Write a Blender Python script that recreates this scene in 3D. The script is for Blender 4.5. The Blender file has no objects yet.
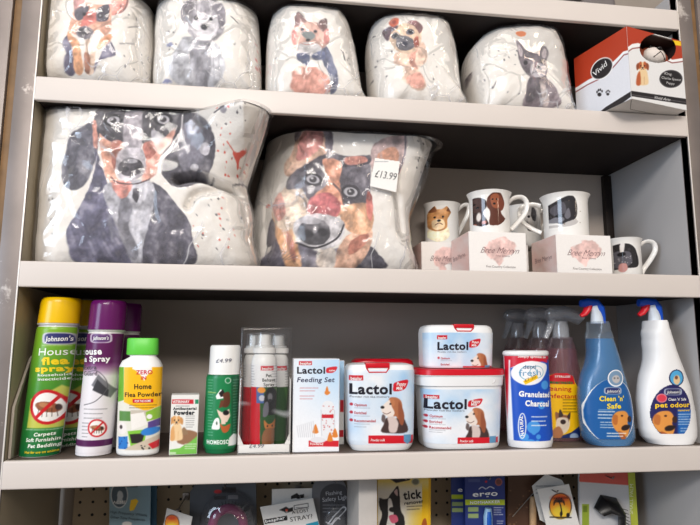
import bpy, bmesh, math, random
import numpy as np
from mathutils import Vector, Matrix
random.seed(4); rng = np.random.default_rng(4)
SC = bpy.context.scene; COL = SC.collection
# ---------------------------------------------------------------- camera (solved from the shelf edges)
CAM = np.array([.3353, -.8195, .1328]); YAW, PITCH, ROLL, FPX = .1348, .1421, .0036, 576.6
def _axes():
    cy, sy, cp, sp = math.cos(YAW), math.sin(YAW), math.cos(PITCH), math.sin(PITCH)
    f = np.array([sy*cp, cy*cp, sp]); r = np.array([cy, -sy, 0.]); u = np.cross(r, f)
    return r*math.cos(ROLL)+u*math.sin(ROLL), -r*math.sin(ROLL)+u*math.cos(ROLL), f
AR, AU, AF = _axes()
def proj(x, y, z):
    dx, dy, dz = x-CAM[0], y-CAM[1], z-CAM[2]
    w = dx*AF[0]+dy*AF[1]+dz*AF[2]
    return 350+FPX*(dx*AR[0]+dy*AR[1]+dz*AR[2])/w, 262.5-FPX*(dx*AU[0]+dy*AU[1]+dz*AU[2])/w
def ray(px, py): return AF + AR*(px-350)/FPX + AU*(262.5-py)/FPX
def at(px, py, y):
    d = ray(px, py); t = (y-CAM[1])/d[1]; return CAM+d*t
def onz(px, py, z):
    d = ray(px, py); t = (z-CAM[2])/d[2]; return CAM+d*t
# shelf heights (top faces), lip height, depth, bay width
Z0, Z1, Z2, Z3, TL, DEP, WID = .691, .5047, .2429, -.0157, .035, .225, 1.0
# ---------------------------------------------------------------- materials
def lin(c):
    c = np.asarray(c, float)/255.
    return np.where(c <= .04045, c/12.92, ((c+.055)/1.055)**2.4)
MATS = {}
def mat(name, col=(200,200,200), rough=.5, metal=0., var=.04, scale=40., bump=0., trans=0., ior=1.45, spec=.5, coat=0., wear=None, alpha=1.):
    if name in MATS: return MATS[name]
    m = bpy.data.materials.new(name); m.use_nodes = True; nt = m.node_tree; b = nt.nodes['Principled BSDF']
    l = lin(col)
    tc = nt.nodes.new('ShaderNodeTexCoord'); no = nt.nodes.new('ShaderNodeTexNoise')
    no.inputs['Scale'].default_value = scale; no.inputs['Detail'].default_value = 5
    nt.links.new(tc.outputs['Object'], no.inputs['Vector'])
    rp = nt.nodes.new('ShaderNodeValToRGB')
    rp.color_ramp.elements[0].position = .3; rp.color_ramp.elements[1].position = .7
    rp.color_ramp.elements[0].color = (*[max(0, v*(1-var)) for v in l], 1); rp.color_ramp.elements[1].color = (*[min(1, v*(1+var)) for v in l], 1)
    nt.links.new(no.outputs['Fac'], rp.inputs['Fac'])
    out = rp.outputs['Color']
    if wear:
        n2 = nt.nodes.new('ShaderNodeTexNoise'); n2.inputs['Scale'].default_value = wear[1]; n2.inputs['Detail'].default_value = 8; n2.inputs['Roughness'].default_value = .7
        nt.links.new(tc.outputs['Object'], n2.inputs['Vector'])
        r2 = nt.nodes.new('ShaderNodeValToRGB'); r2.color_ramp.elements[0].position = wear[2]; r2.color_ramp.elements[1].position = wear[2]+.06
        nt.links.new(n2.outputs['Fac'], r2.inputs['Fac'])
        mx = nt.nodes.new('ShaderNodeMixRGB'); nt.links.new(r2.outputs['Color'], mx.inputs['Fac'])
        nt.links.new(out, mx.inputs['Color1']); mx.inputs['Color2'].default_value = (*lin(wear[0]), 1); out = mx.outputs['Color']
    nt.links.new(out, b.inputs['Base Color'])
    b.inputs['Roughness'].default_value = rough; b.inputs['Metallic'].default_value = metal
    b.inputs['IOR'].default_value = ior; b.inputs['Transmission Weight'].default_value = trans
    b.inputs['Specular IOR Level'].default_value = spec; b.inputs['Coat Weight'].default_value = coat
    b.inputs['Alpha'].default_value = alpha
    if bump:
        bp = nt.nodes.new('ShaderNodeBump'); bp.inputs['Strength'].default_value = bump; bp.inputs['Distance'].default_value = .002
        nt.links.new(no.outputs['Fac'], bp.inputs['Height']); nt.links.new(bp.outputs['Normal'], b.inputs['Normal'])
    MATS[name] = m; return m
def print_mat(name, rough, bump=0., coat=0.):
    """printed surface: its colours are the artwork stored on the mesh"""
    if name in MATS: return MATS[name]
    m = bpy.data.materials.new(name); m.use_nodes = True; nt = m.node_tree; b = nt.nodes['Principled BSDF']
    a = nt.nodes.new('ShaderNodeVertexColor'); a.layer_name = 'ink'
    no = nt.nodes.new('ShaderNodeTexNoise'); no.inputs['Scale'].default_value = 300; no.inputs['Detail'].default_value = 3
    tc = nt.nodes.new('ShaderNodeTexCoord'); nt.links.new(tc.outputs['Object'], no.inputs['Vector'])
    mr = nt.nodes.new('ShaderNodeMapRange'); mr.inputs['To Min'].default_value = .96; mr.inputs['To Max'].default_value = 1.04
    nt.links.new(no.outputs['Fac'], mr.inputs['Value'])
    vm = nt.nodes.new('ShaderNodeVectorMath'); vm.operation = 'SCALE'
    nt.links.new(a.outputs['Color'], vm.inputs[0]); nt.links.new(mr.outputs['Result'], vm.inputs['Scale'])
    nt.links.new(vm.outputs['Vector'], b.inputs['Base Color']); b.inputs['Roughness'].default_value = rough
    b.inputs['Coat Weight'].default_value = coat
    if bump:
        bp = nt.nodes.new('ShaderNodeBump'); bp.inputs['Strength'].default_value = bump; bp.inputs['Distance'].default_value = .001
        nt.links.new(no.outputs['Fac'], bp.inputs['Height']); nt.links.new(bp.outputs['Normal'], b.inputs['Normal'])
    MATS[name] = m; return m
def film_mat(name, base=.03, edge=.55, milk=.05, rough=.1, scale=18., tint=(240,240,245), bumpd=.006, fold=9.):
    """clear plastic film: see-through, glossy along its creases"""
    if name in MATS: return MATS[name]
    m = bpy.data.materials.new(name); m.use_nodes = True; nt = m.node_tree; N = nt.nodes; L = nt.links
    N.clear(); out = N.new('ShaderNodeOutputMaterial')
    tr = N.new('ShaderNodeBsdfTransparent'); gl = N.new('ShaderNodeBsdfGlossy'); df = N.new('ShaderNodeBsdfDiffuse')
    gl.inputs['Roughness'].default_value = rough; df.inputs['Color'].default_value = (*lin(tint), 1)
    tc = N.new('ShaderNodeTexCoord'); n1 = N.new('ShaderNodeTexNoise'); n1.inputs['Scale'].default_value = scale; n1.inputs['Detail'].default_value = 1.5; n1.inputs['Distortion'].default_value = .6
    L.new(tc.outputs['Object'], n1.inputs['Vector'])
    vo = N.new('ShaderNodeTexVoronoi'); vo.feature = 'DISTANCE_TO_EDGE'; vo.inputs['Scale'].default_value = scale*1.1
    ad = N.new('ShaderNodeVectorMath'); ad.operation = 'ADD'; sc = N.new('ShaderNodeVectorMath'); sc.operation = 'SCALE'; sc.inputs['Scale'].default_value = .12
    L.new(n1.outputs['Color'], sc.inputs[0]); L.new(sc.outputs['Vector'], ad.inputs[0]); L.new(tc.outputs['Object'], ad.inputs[1]); L.new(ad.outputs['Vector'], vo.inputs['Vector'])
    mn = N.new('ShaderNodeMath'); mn.operation = 'MINIMUM'; mn.inputs[1].default_value = .07; L.new(vo.outputs['Distance'], mn.inputs[0])
    sm = N.new('ShaderNodeMath'); sm.operation = 'MULTIPLY_ADD'; sm.inputs[1].default_value = 5.; L.new(mn.outputs[0], sm.inputs[0]); L.new(n1.outputs['Fac'], sm.inputs[2])
    bp = N.new('ShaderNodeBump'); bp.inputs['Strength'].default_value = 1.; bp.inputs['Distance'].default_value = bumpd; L.new(sm.outputs[0], bp.inputs['Height'])
    L.new(bp.outputs['Normal'], gl.inputs['Normal'])
    lw = N.new('ShaderNodeLayerWeight'); lw.inputs['Blend'].default_value = .35; L.new(bp.outputs['Normal'], lw.inputs['Normal'])
    mr = N.new('ShaderNodeMapRange'); mr.inputs['To Min'].default_value = base; mr.inputs['To Max'].default_value = edge; L.new(lw.outputs['Fresnel'], mr.inputs['Value'])
    # sharp fold lines where the film is creased: brighter gloss and a little whitening, in patches
    mp = N.new('ShaderNodeMapping'); mp.inputs['Rotation'].default_value = (0, .7, 0); mp.inputs['Scale'].default_value = (1, .3, .34); L.new(tc.outputs['Object'], mp.inputs['Vector'])
    a2 = N.new('ShaderNodeVectorMath'); a2.operation = 'ADD'; L.new(mp.outputs['Vector'], a2.inputs[0]); L.new(sc.outputs['Vector'], a2.inputs[1])
    v2 = N.new('ShaderNodeTexVoronoi'); v2.feature = 'DISTANCE_TO_EDGE'; v2.inputs['Scale'].default_value = fold; L.new(a2.outputs['Vector'], v2.inputs['Vector'])
    r2 = N.new('ShaderNodeMapRange'); r2.inputs['From Min'].default_value = .0; r2.inputs['From Max'].default_value = .022; r2.inputs['To Min'].default_value = 1; r2.inputs['To Max'].default_value = 0; L.new(v2.outputs['Distance'], r2.inputs['Value'])
    n3 = N.new('ShaderNodeTexNoise'); n3.inputs['Scale'].default_value = 11; L.new(tc.outputs['Object'], n3.inputs['Vector'])
    r3 = N.new('ShaderNodeMapRange'); r3.inputs['From Min'].default_value = .5; r3.inputs['From Max'].default_value = .62; L.new(n3.outputs['Fac'], r3.inputs['Value'])
    cr = N.new('ShaderNodeMath'); cr.operation = 'MULTIPLY'; L.new(r2.outputs['Result'], cr.inputs[0]); L.new(r3.outputs['Result'], cr.inputs[1])
    f1 = N.new('ShaderNodeMath'); f1.operation = 'MULTIPLY_ADD'; f1.inputs[1].default_value = .25; L.new(cr.outputs[0], f1.inputs[0]); L.new(mr.outputs['Result'], f1.inputs[2])
    f2 = N.new('ShaderNodeMath'); f2.operation = 'MULTIPLY_ADD'; f2.inputs[1].default_value = .42; f2.inputs[2].default_value = milk; L.new(cr.outputs[0], f2.inputs[0])
    m1 = N.new('ShaderNodeMixShader'); L.new(f1.outputs[0], m1.inputs['Fac']); L.new(tr.outputs[0], m1.inputs[1]); L.new(gl.outputs[0], m1.inputs[2])
    m2 = N.new('ShaderNodeMixShader'); L.new(f2.outputs[0], m2.inputs['Fac']); L.new(m1.outputs[0], m2.inputs[1]); L.new(df.outputs[0], m2.inputs[2])
    L.new(m2.outputs[0], out.inputs['Surface']); MATS[name] = m; return m
def clear_mat(name, tint, dens, base=.05, edge=.7, rough=.06):
    """thin-walled clear or tinted plastic"""
    if name in MATS: return MATS[name]
    m = bpy.data.materials.new(name); m.use_nodes = True; nt = m.node_tree; N = nt.nodes; L = nt.links
    N.clear(); out = N.new('ShaderNodeOutputMaterial')
    tr = N.new('ShaderNodeBsdfTransparent'); gl = N.new('ShaderNodeBsdfGlossy'); df = N.new('ShaderNodeBsdfDiffuse')
    tr.inputs['Color'].default_value = (*[1-dens+dens*v for v in lin(tint)], 1)
    df.inputs['Color'].default_value = (*lin(tint), 1); gl.inputs['Roughness'].default_value = rough
    no = N.new('ShaderNodeTexNoise'); no.inputs['Scale'].default_value = 30; tc = N.new('ShaderNodeTexCoord'); L.new(tc.outputs['Object'], no.inputs['Vector'])
    bp = N.new('ShaderNodeBump'); bp.inputs['Strength'].default_value = .2; bp.inputs['Distance'].default_value = .002; L.new(no.outputs['Fac'], bp.inputs['Height']); L.new(bp.outputs['Normal'], gl.inputs['Normal'])
    lw = N.new('ShaderNodeLayerWeight'); lw.inputs['Blend'].default_value = .4
    mr = N.new('ShaderNodeMapRange'); mr.inputs['To Min'].default_value = base; mr.inputs['To Max'].default_value = edge; L.new(lw.outputs['Fresnel'], mr.inputs['Value'])
    m0 = N.new('ShaderNodeMixShader'); m0.inputs['Fac'].default_value = dens*.55; L.new(tr.outputs[0], m0.inputs[1]); L.new(df.outputs[0], m0.inputs[2])
    m1 = N.new('ShaderNodeMixShader'); L.new(mr.outputs['Result'], m1.inputs['Fac']); L.new(m0.outputs[0], m1.inputs[1]); L.new(gl.outputs[0], m1.inputs[2])
    L.new(m1.outputs[0], out.inputs['Surface']); MATS[name] = m; return m
# ---------------------------------------------------------------- objects
def tagit(o, label=None, cat=None, group=None, kind=None):
    for k, v in (('label', label), ('category', cat), ('group', group), ('kind', kind)):
        if v: o[k] = v
    return o
def thing(name, loc, label, cat, group=None):
    o = bpy.data.objects.new(name, None); COL.objects.link(o); o.location = loc; o.empty_display_size = .02
    return tagit(o, label, cat, group)
def link(me, name, m, parent=None, loc=None, angle=38):
    if m is not None and not me.materials: me.materials.append(m)
    bm = bmesh.new(); bm.from_mesh(me)
    ca = math.radians(angle)
    for f in bm.faces: f.smooth = True
    for e in bm.edges:
        if len(e.link_faces) == 2 and e.calc_face_angle(0) > ca: e.smooth = False
    bm.to_mesh(me); bm.free()
    o = bpy.data.objects.new(name, me); COL.objects.link(o)
    if parent is not None: o.parent = parent
    if loc is not None: o.location = loc
    return o
def meshdata(V, F, cols=None):
    me = bpy.data.meshes.new('m'); me.from_pydata([tuple(map(float, v)) for v in V], [], F)
    if cols is not None: ink(me, cols)
    me.validate(); return me
def ink(me, cols):
    a = me.color_attributes.new('ink', 'FLOAT_COLOR', 'POINT')
    c = np.ones((len(me.vertices), 4), dtype=np.float32); c[:, :3] = lin(np.clip(cols, 0, 255)); a.data.foreach_set('color', c.ravel())
def bm_mesh(bm):
    me = bpy.data.meshes.new('m'); bmesh.ops.recalc_face_normals(bm, faces=bm.faces); bm.to_mesh(me); bm.free(); return me
def bbox(bm, x0, x1, y0, y1, z0, z1, bev=0., mi=0, seg=2, M=None):
    b2 = bmesh.new(); vs = [b2.verts.new((x, y, z)) for x in (x0, x1) for y in (y0, y1) for z in (z0, z1)]
    for f in ((0,1,3,2), (4,6,7,5), (0,4,5,1), (2,3,7,6), (0,2,6,4), (1,5,7,3)): b2.faces.new([vs[i] for i in f])
    bmesh.ops.recalc_face_normals(b2, faces=b2.faces)
    if bev: bmesh.ops.bevel(b2, geom=b2.edges[:]+b2.verts[:], offset=bev, segments=seg, profile=.6, affect='EDGES')
    for f in b2.faces: f.material_index = mi
    if M is not None: bmesh.ops.transform(b2, matrix=M, verts=b2.verts)
    me = bpy.data.meshes.new('t'); b2.to_mesh(me); b2.free(); bm.from_mesh(me); bpy.data.meshes.remove(me)
def box(name, x0, x1, y0, y1, z0, z1, m, parent=None, bev=.0008, loc=None):
    bm = bmesh.new(); bbox(bm, x0, x1, y0, y1, z0, z1, bev); return link(bm_mesh(bm), name, m, parent, loc)
def tube_data(P, R, K=12, cap=True, closed=False):
    P = [Vector(p) for p in P]; n = len(P); R = R if hasattr(R, '__len__') else [R]*n
    V, F = [], []; up = None
    for i, p in enumerate(P):
        if closed: t = (P[(i+1) % n]-P[i-1]).normalized()
        else: t = (P[min(i+1, n-1)]-P[max(i-1, 0)]).normalized()
        if up is None: up = t.orthogonal().normalized()
        up = (up-t*up.dot(t)).normalized(); b = t.cross(up)
        r = R[i] if hasattr(R[i], '__len__') else (R[i], R[i])
        for k in range(K):
            a = 2*math.pi*k/K; V.append(p+up*math.cos(a)*r[0]+b*math.sin(a)*r[1])
    for i in range(n if closed else n-1):
        j = (i+1) % n
        for k in range(K): F.append((i*K+k, i*K+(k+1) % K, j*K+(k+1) % K, j*K+k))
    if cap and not closed: F.append(tuple(range(K))[::-1]); F.append(tuple((n-1)*K+k for k in range(K)))
    return V, F
def tube(name, P, R, m, parent=None, K=12, closed=False):
    V, F = tube_data(P, R, K, True, closed); return link(meshdata(V, F), name, m, parent)
def spline(pts, n=8, closed=False):
    """Catmull-Rom through 2-D/3-D points"""
    P = [np.array(p, float) for p in pts]; N = len(P); out = []
    for i in range(N if closed else N-1):
        p0 = P[i-1] if (closed or i > 0) else P[0]; p1 = P[i]; p2 = P[(i+1) % N]; p3 = P[(i+2) % N] if (closed or i+2 < N) else P[-1]
        for k in range(n):
            t = k/n; out.append(.5*((2*p1)+(p2-p0)*t+(2*p0-5*p1+4*p2-p3)*t*t+(3*p1-p0-3*p2+p3)*t**3))
    if not closed: out.append(P[-1])
    return out
# ---------------------------------------------------------------- noise + painter
def vnoise(X, Y, s, seed=0):
    x, y = np.asarray(X)/s, np.asarray(Y)/s; xi, yi = np.floor(x), np.floor(y); fx, fy = x-xi, y-yi
    fx, fy = fx*fx*(3-2*fx), fy*fy*(3-2*fy)
    def h(a, b): v = np.sin(a*127.1+b*311.7+seed*74.7)*43758.5453; return v-np.floor(v)
    return (h(xi, yi)*(1-fx)+h(xi+1, yi)*fx)*(1-fy)+(h(xi, yi+1)*(1-fx)+h(xi+1, yi+1)*fx)*fy
def fbm(X, Y, s, seed=0, o=3):
    v = 0; a = .5; t = 0
    for i in range(o): v = v+a*vnoise(X, Y, s/2**i, seed+i*17); t += a; a *= .5
    return v/t
def sdpoly(X, Y, pts):
    """signed distance (negative inside) to polygon"""
    P = np.array(pts, float); d = np.full(X.shape, 1e18); ins = np.zeros(X.shape, bool)
    for i in range(len(P)):
        a, b = P[i], P[i-1]; e = b-a; wx, wy = X-a[0], Y-a[1]
        t = np.clip((wx*e[0]+wy*e[1])/(e@e+1e-9), 0, 1); d = np.minimum(d, (wx-e[0]*t)**2+(wy-e[1]*t)**2)
        c = ((a[1] > Y) != (b[1] > Y)); xx = (b[0]-a[0])*(Y-a[1])/(b[1]-a[1]+1e-12)+a[0]; ins ^= c & (X < xx)
    d = np.sqrt(d); return np.where(ins, -d, d)
class Paint:
    """artwork laid on a printed surface; S, O scale and shift the drawing's own coordinates"""
    def __init__(s, X, Y, bg=(240,240,238)):
        s.X, s.Y = X, Y; s.C = np.tile(np.array(bg, float), (X.size, 1)); s.S, s.O = 1., (0, 0); s.wc = 0.; s.seed = 1
    def fr(s, S, O): s.S, s.O = S, O; return s
    def q(s, p): return (s.O[0]+p[0]/s.S, s.O[1]+p[1]/s.S)
    def put(s, m, col, jit=None):
        s.seed += 3; c = np.array(col, float)
        if s.wc:
            g = c.mean(); c = c+(g-c)*.24; c = c+(235-c)*.10*max(0, g-70)/185; c = c*(1-.16*max(0, 120-g)/120)
            n4 = vnoise(s.X*1.6+s.Y*.5, s.Y*.45, 1.6, s.seed+2)[:, None]
            n = fbm(s.X, s.Y, 9, s.seed)[:, None]; n2 = fbm(s.X, s.Y, 2.6, s.seed+5)[:, None]
            m = m*np.clip(1.15-1.0*s.wc*np.abs(n[:, 0]-.45)*2, .25, 1)
            c = c*(1+s.wc*(n-.5)*1.3+s.wc*(n2-.5)*.6)+s.wc*26*(n-.35)+s.wc*24*(n4-.5)
        s.C += (c-s.C)*m[:, None]
    def d2m(s, d, soft, warp):
        if warp or s.wc: d = d+(fbm(s.X, s.Y, 4.5, s.seed+9)-.5)*2*max(warp, s.wc*1.6)
        return np.clip(.5-d/max(soft, .05), 0, 1)
    def poly(s, col, pts, soft=.7, warp=0., al=1., sm=False):
        P = [s.q(p) for p in pts]
        if sm: P = spline(P, 5, True)
        s.put(s.d2m(sdpoly(s.X, s.Y, P), soft, warp)*al, col); return s
    def sp(s, col, pts, soft=.7, warp=0., al=1.): return s.poly(col, pts, soft, warp, al, True)
    def ell(s, col, c, rx, ry, rot=0., soft=.7, warp=0., al=1.):
        cx, cy = s.q(c); rx, ry = rx/s.S, ry/s.S; a = math.radians(rot)
        u = (s.X-cx)*math.cos(a)+(s.Y-cy)*math.sin(a); v = -(s.X-cx)*math.sin(a)+(s.Y-cy)*math.cos(a)
        r = np.sqrt((u/rx)**2+(v/ry)**2)+1e-6; s.put(s.d2m((r-1)*min(rx, ry), soft, warp)*al, col); return s
    def line(s, col, pts, w, soft=.6, al=1., sm=True):
        P = [s.q(p) for p in pts]
        if sm and len(P) > 2: P = spline(P, 5)
        d = np.full(s.X.shape, 1e18)
        for a, b in zip(P[:-1], P[1:]):
            ex, ey = b[0]-a[0], b[1]-a[1]; wx, wy = s.X-a[0], s.Y-a[1]; t = np.clip((wx*ex+wy*ey)/(ex*ex+ey*ey+1e-9), 0, 1)
            d = np.minimum(d, (wx-ex*t)**2+(wy-ey*t)**2)
        s.put(np.clip(.5-(np.sqrt(d)-w/s.S/2)/soft, 0, 1)*al, col); return s
    def ring(s, col, c, rx, ry, w, rot=0.):
        return s.line(col, [(c[0]+rx*math.cos(t)*math.cos(rot)-ry*math.sin(t)*math.sin(rot), c[1]+rx*math.cos(t)*math.sin(rot)+ry*math.sin(t)*math.cos(rot)) for t in np.linspace(0, 2*math.pi, 25)], w, sm=False)
    def rect(s, col, x0, y0, x1, y1, soft=.5, al=1.): return s.poly(col, [(x0, y0), (x1, y0), (x1, y1), (x0, y1)], soft, 0, al)
    def vgrad(s, c0, c1, y0, y1, msk=None):
        t = np.clip((s.Y-y0)/(y1-y0), 0, 1); m = np.ones_like(t) if msk is None else msk
        s.C += ((np.array(c0, float)[None]*(1-t[:, None])+np.array(c1, float)[None]*t[:, None])-s.C)*m[:, None]; return s
    def dots(s, col, box_, n, r0, r1, seed=0):
        g = random.Random(seed)
        for _ in range(n): s.ell(col, (g.uniform(box_[0], box_[2]), g.uniform(box_[1], box_[3])), g.uniform(r0, r1), g.uniform(r0, r1)*.8, g.uniform(0, 90), soft=.5)
        return s
    def tiny(s, col, x0, y0, x1, rows, dy, h=.7, al=.7, seed=0, slope=0.):
        """rows of print too small to read"""
        g = random.Random(seed+int(x0*7+y0))
        for r in range(rows):
            x = x0; y = y0+r*dy; xe = x1-(g.random()*.25*(x1-x0) if r else 0)
            while x < xe:
                w = g.uniform(1.6, 5.)*.9; e = min(x+w, xe); s.line(col, [(x, y+slope*(x-x0)), (e, y+slope*(e-x0))], h*s.S, soft=.7, al=al, sm=False); x = e+g.uniform(.7, 1.1)
        return s
# ---------------------------------------------------------------- printed surfaces
TXT = {}
def text_mesh(t, bold, shear):
    k = (t, bold, shear)
    if k not in TXT:
        cu = bpy.data.curves.new('t', 'FONT'); cu.body = t; cu.offset = bold; cu.shear = shear; cu.resolution_u = 3; cu.space_character = 1.0+bold*3
        ob = bpy.data.objects.new('t', cu); COL.objects.link(ob)
        dg = bpy.context.evaluated_depsgraph_get(); me = bpy.data.meshes.new_from_object(ob.evaluated_get(dg))
        bm = bmesh.new(); bm.from_mesh(me); bmesh.ops.triangulate(bm, faces=bm.faces)
        for _ in range(3):
            es = [e for e in bm.edges if e.calc_length() > .22]
            if es: bmesh.ops.subdivide_edges(bm, edges=es, cuts=1); bmesh.ops.triangulate(bm, faces=bm.faces)
        bm.verts.index_update(); V = np.array([v.co[:] for v in bm.verts]); F = [tuple(v.index for v in f.verts) for f in bm.faces]; bm.free()
        bpy.data.objects.remove(ob); bpy.data.curves.remove(cu); bpy.data.meshes.remove(me)
        x0, x1 = V[:, 0].min(), V[:, 0].max(); caps = .73
        V = np.stack([(V[:, 0]-x0)/(x1-x0), V[:, 1]/caps], 1); TXT[k] = (V, F)
    return TXT[k]
class Flat:
    """a flat printed face: corner o, unit axes ex, ez, all in the world; normal out"""
    def __init__(s, o, ex, ez, org): s.o, s.ex, s.ez = map(lambda v: np.array(v, float), (o, ex, ez)); s.n = np.cross(s.ex, s.ez); s.org = np.array(org, float)
    def uv(s, px, py):
        px, py = np.atleast_1d(px).astype(float), np.atleast_1d(py).astype(float)
        D = AF[None]+AR[None]*((px-350)/FPX)[:, None]+AU[None]*((262.5-py)/FPX)[:, None]
        t = ((s.o-CAM)@s.n)/(D@s.n); P = CAM[None]+D*t[:, None]-s.o[None]; return P@s.ex, P@s.ez
    def px(s, u, v):
        P = s.o[None]+np.outer(u, s.ex)+np.outer(v, s.ez); return proj(P[:, 0], P[:, 1], P[:, 2])
    def pt(s, u, v, h): return s.o[None]+np.outer(u, s.ex)+np.outer(v, s.ez)+s.n[None]*h-s.org[None]
class Body:
    """vessel from rows (py, xl, xr) of its outline; b = half depth as a share of half width (or rows' 4th value), n = squareness"""
    def __init__(s, rows, yfront, z0, b=1., n=2., K=56, bab=None):
        a0 = (rows[-1][2]-rows[-1][1])/2/FPX*.86; ya = yfront+(bab if bab else a0*b)
        R = []
        for r in rows:
            l, q = at(r[1], r[0], ya), at(r[2], r[0], ya); a = (q[0]-l[0])/2
            zf = (at(r[1], r[0], yfront+.002)[2]+at(r[2], r[0], yfront+.002)[2])/2
            R.append([zf, (l[0]+q[0])/2, a*.985, (bab if bab else a*b)*(r[3] if len(r) > 3 else 1.)])
        R.sort(key=lambda r: r[0]); R[0][0] = z0+.0005
        for i in range(1, len(R)): R[i][0] = max(R[i][0], R[i-1][0]+.0003)
        s.R = np.array(R); s.ya, s.n, s.K = ya, n, K; s.org = np.array([s.R[0, 1], ya, z0]); s.yp = ya-s.R[:, 3].max()*.85
    def prm(s, z): return [np.interp(z, s.R[:, 0], s.R[:, i]) for i in (1, 2, 3)]
    def zpx(s, py, pxc=None): return at(350 if pxc is None else pxc, py, s.yp)[2]
    def mesh(s, name, m, parent, z0=None, z1=None, off=0., K=None, captop=True, ins=0.):
        K = K or s.K; R = s.R
        zs = [z for z in R[:, 0] if (z0 is None or z > z0+1e-5) and (z1 is None or z < z1-1e-5)]
        if z0 is not None: zs = [z0]+zs
        if z1 is not None: zs = zs+[z1]
        V, F = [], []; th = np.linspace(0, 2*math.pi, K, endpoint=False); e = 2/s.n
        for z in zs:
            cx, a, b = s.prm(z); c, q = np.cos(th), np.sin(th)
            X = cx+(a+off)*np.sign(c)*np.abs(c)**e; Y = s.ya+(b+off)*np.sign(q)*np.abs(q)**e
            V += [(x-s.org[0], y-s.org[1], z-s.org[2]) for x, y in zip(X, Y)]
        for i in range(len(zs)-1):
            for k in range(K): F.append((i*K+k, i*K+(k+1) % K, (i+1)*K+(k+1) % K, (i+1)*K+k))
        F.append(tuple(range(K))[::-1])
        if captop: F.append(tuple((len(zs)-1)*K+k for k in range(K)))
        return link(meshdata(V, F), name, m, parent)
    # printed-surface interface: u = x, v = z in the world
    def uv(s, px, py):
        px, py = np.atleast_1d(px).astype(float), np.atleast_1d(py).astype(float)
        D = AF[None]+AR[None]*((px-350)/FPX)[:, None]+AU[None]*((262.5-py)/FPX)[:, None]
        t = (s.yp-CAM[1])/D[:, 1]; P = CAM[None]+D*t[:, None]; return P[:, 0], P[:, 2]
    def px(s, u, v): return proj(u, s.yp, v)
    def pt(s, u, v, h):
        v = np.clip(v, s.R[0, 0]+.0008, s.R[-1, 0]-.0005); cx, a, b = s.prm(v); q = np.clip((u-cx)/a, -.9995, .9995); w = np.abs(q)**s.n
        y = -b*(1-w)**(1/s.n); nx = np.sign(q)*np.abs(q)**(s.n-1)/a; ny = -((1-w)**((s.n-1)/s.n))/b; L = np.sqrt(nx*nx+ny*ny)+1e-9
        return np.stack([cx+q*a+nx/L*h-s.org[0], s.ya+y+ny/L*h-s.org[1], v-s.org[2]], 1)
class Label:
    def __init__(s): s.V, s.F, s.C, s.n = [], [], [], 0
    def add(s, V, F, C): s.V.append(V); s.F += [tuple(i+s.n for i in f) for f in F]; s.C.append(C); s.n += len(V)
    def grid(s, surf, fn, z0=None, z1=None, ph=(-88, 88), box_=None, res=1.7, bg=(240,240,238), h=.0004, keep=None):
        """body: z0..z1 and wrap angles; flat: box_ = u0,u1,v0,v1; fn(Paint) lays the artwork"""
        if box_ is None:
            z0, z1 = max(z0, surf.R[0, 0]+.0008), min(z1, surf.R[-1, 0]-.0008)
            cx, a, b = surf.prm((z0+z1)/2); nu = int(2*a*FPX/.85*res*1.1)+8; nv = int((z1-z0)*FPX/.85*res)+4
            p = np.radians(np.linspace(ph[0], ph[1], 4000)); q = np.sign(np.sin(p))*np.abs(np.sin(p))**(2/surf.n); yq = b*(1-np.abs(q)**surf.n)**(1/surf.n)
            sl = np.concatenate([[0], np.cumsum(np.hypot(np.diff(q)*a, np.diff(yq))*.35+np.diff(q)*a*.65)]); q = np.interp(np.linspace(0, sl[-1], nu), sl, q)
            v = np.linspace(z0, z1, nv); VV, Q = np.meshgrid(v, q, indexing='ij'); VV, Q = VV.ravel(), Q.ravel(); c, a, b = surf.prm(VV); U = c+a*Q
        else:
            u0, u1, v0, v1 = box_; nu = int((u1-u0)*FPX/.85*res)+3; nv = int((v1-v0)*FPX/.85*res)+3
            VV, U = np.meshgrid(np.linspace(v0, v1, nv), np.linspace(u0, u1, nu), indexing='ij'); VV, U = VV.ravel(), U.ravel()
        X, Y = surf.px(U, VV); P = Paint(X, Y, bg); fn(P)
        F = [(i*nu+k, i*nu+k+1, (i+1)*nu+k+1, (i+1)*nu+k) for i in range(nv-1) for k in range(nu-1)]
        if keep is not None:
            kk = keep(X, Y); F = [f for f in F if kk[f[0]] and kk[f[2]] and kk[f[1]] and kk[f[3]]]
        s.add(surf.pt(U, VV, h), F, P.C); return s
    def text(s, surf, t, x0, y0, x1, y1, hh, col, bold=.012, shear=0., h=.0008, up=None):
        """t from (x0,y0) to (x1,y1) along its baseline, capitals hh tall"""
        V, F = text_mesh(t, bold, shear); dx, dy = x1-x0, y1-y0; L = math.hypot(dx, dy); ux, uy = (dy/L, -dx/L) if up is None else up
        X = x0+V[:, 0]*dx+V[:, 1]*hh*ux; Y = y0+V[:, 0]*dy+V[:, 1]*hh*uy
        U, W = surf.uv(X, Y); s.add(surf.pt(U, W, h), F, np.tile(np.array(col, float), (len(V), 1))); return s
    def build(s, name, parent, m=None):
        me = meshdata(np.concatenate(s.V), s.F); ink(me, np.concatenate(s.C))
        return link(me, name, m or PRINT, parent, angle=60)
PRINT = print_mat('printed_label', .32); CARD = print_mat('printed_card', .5); CLOTH = print_mat('printed_cotton', .85, .6); GLAZE = print_mat('glazed_china', .12, 0, .5)
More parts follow.
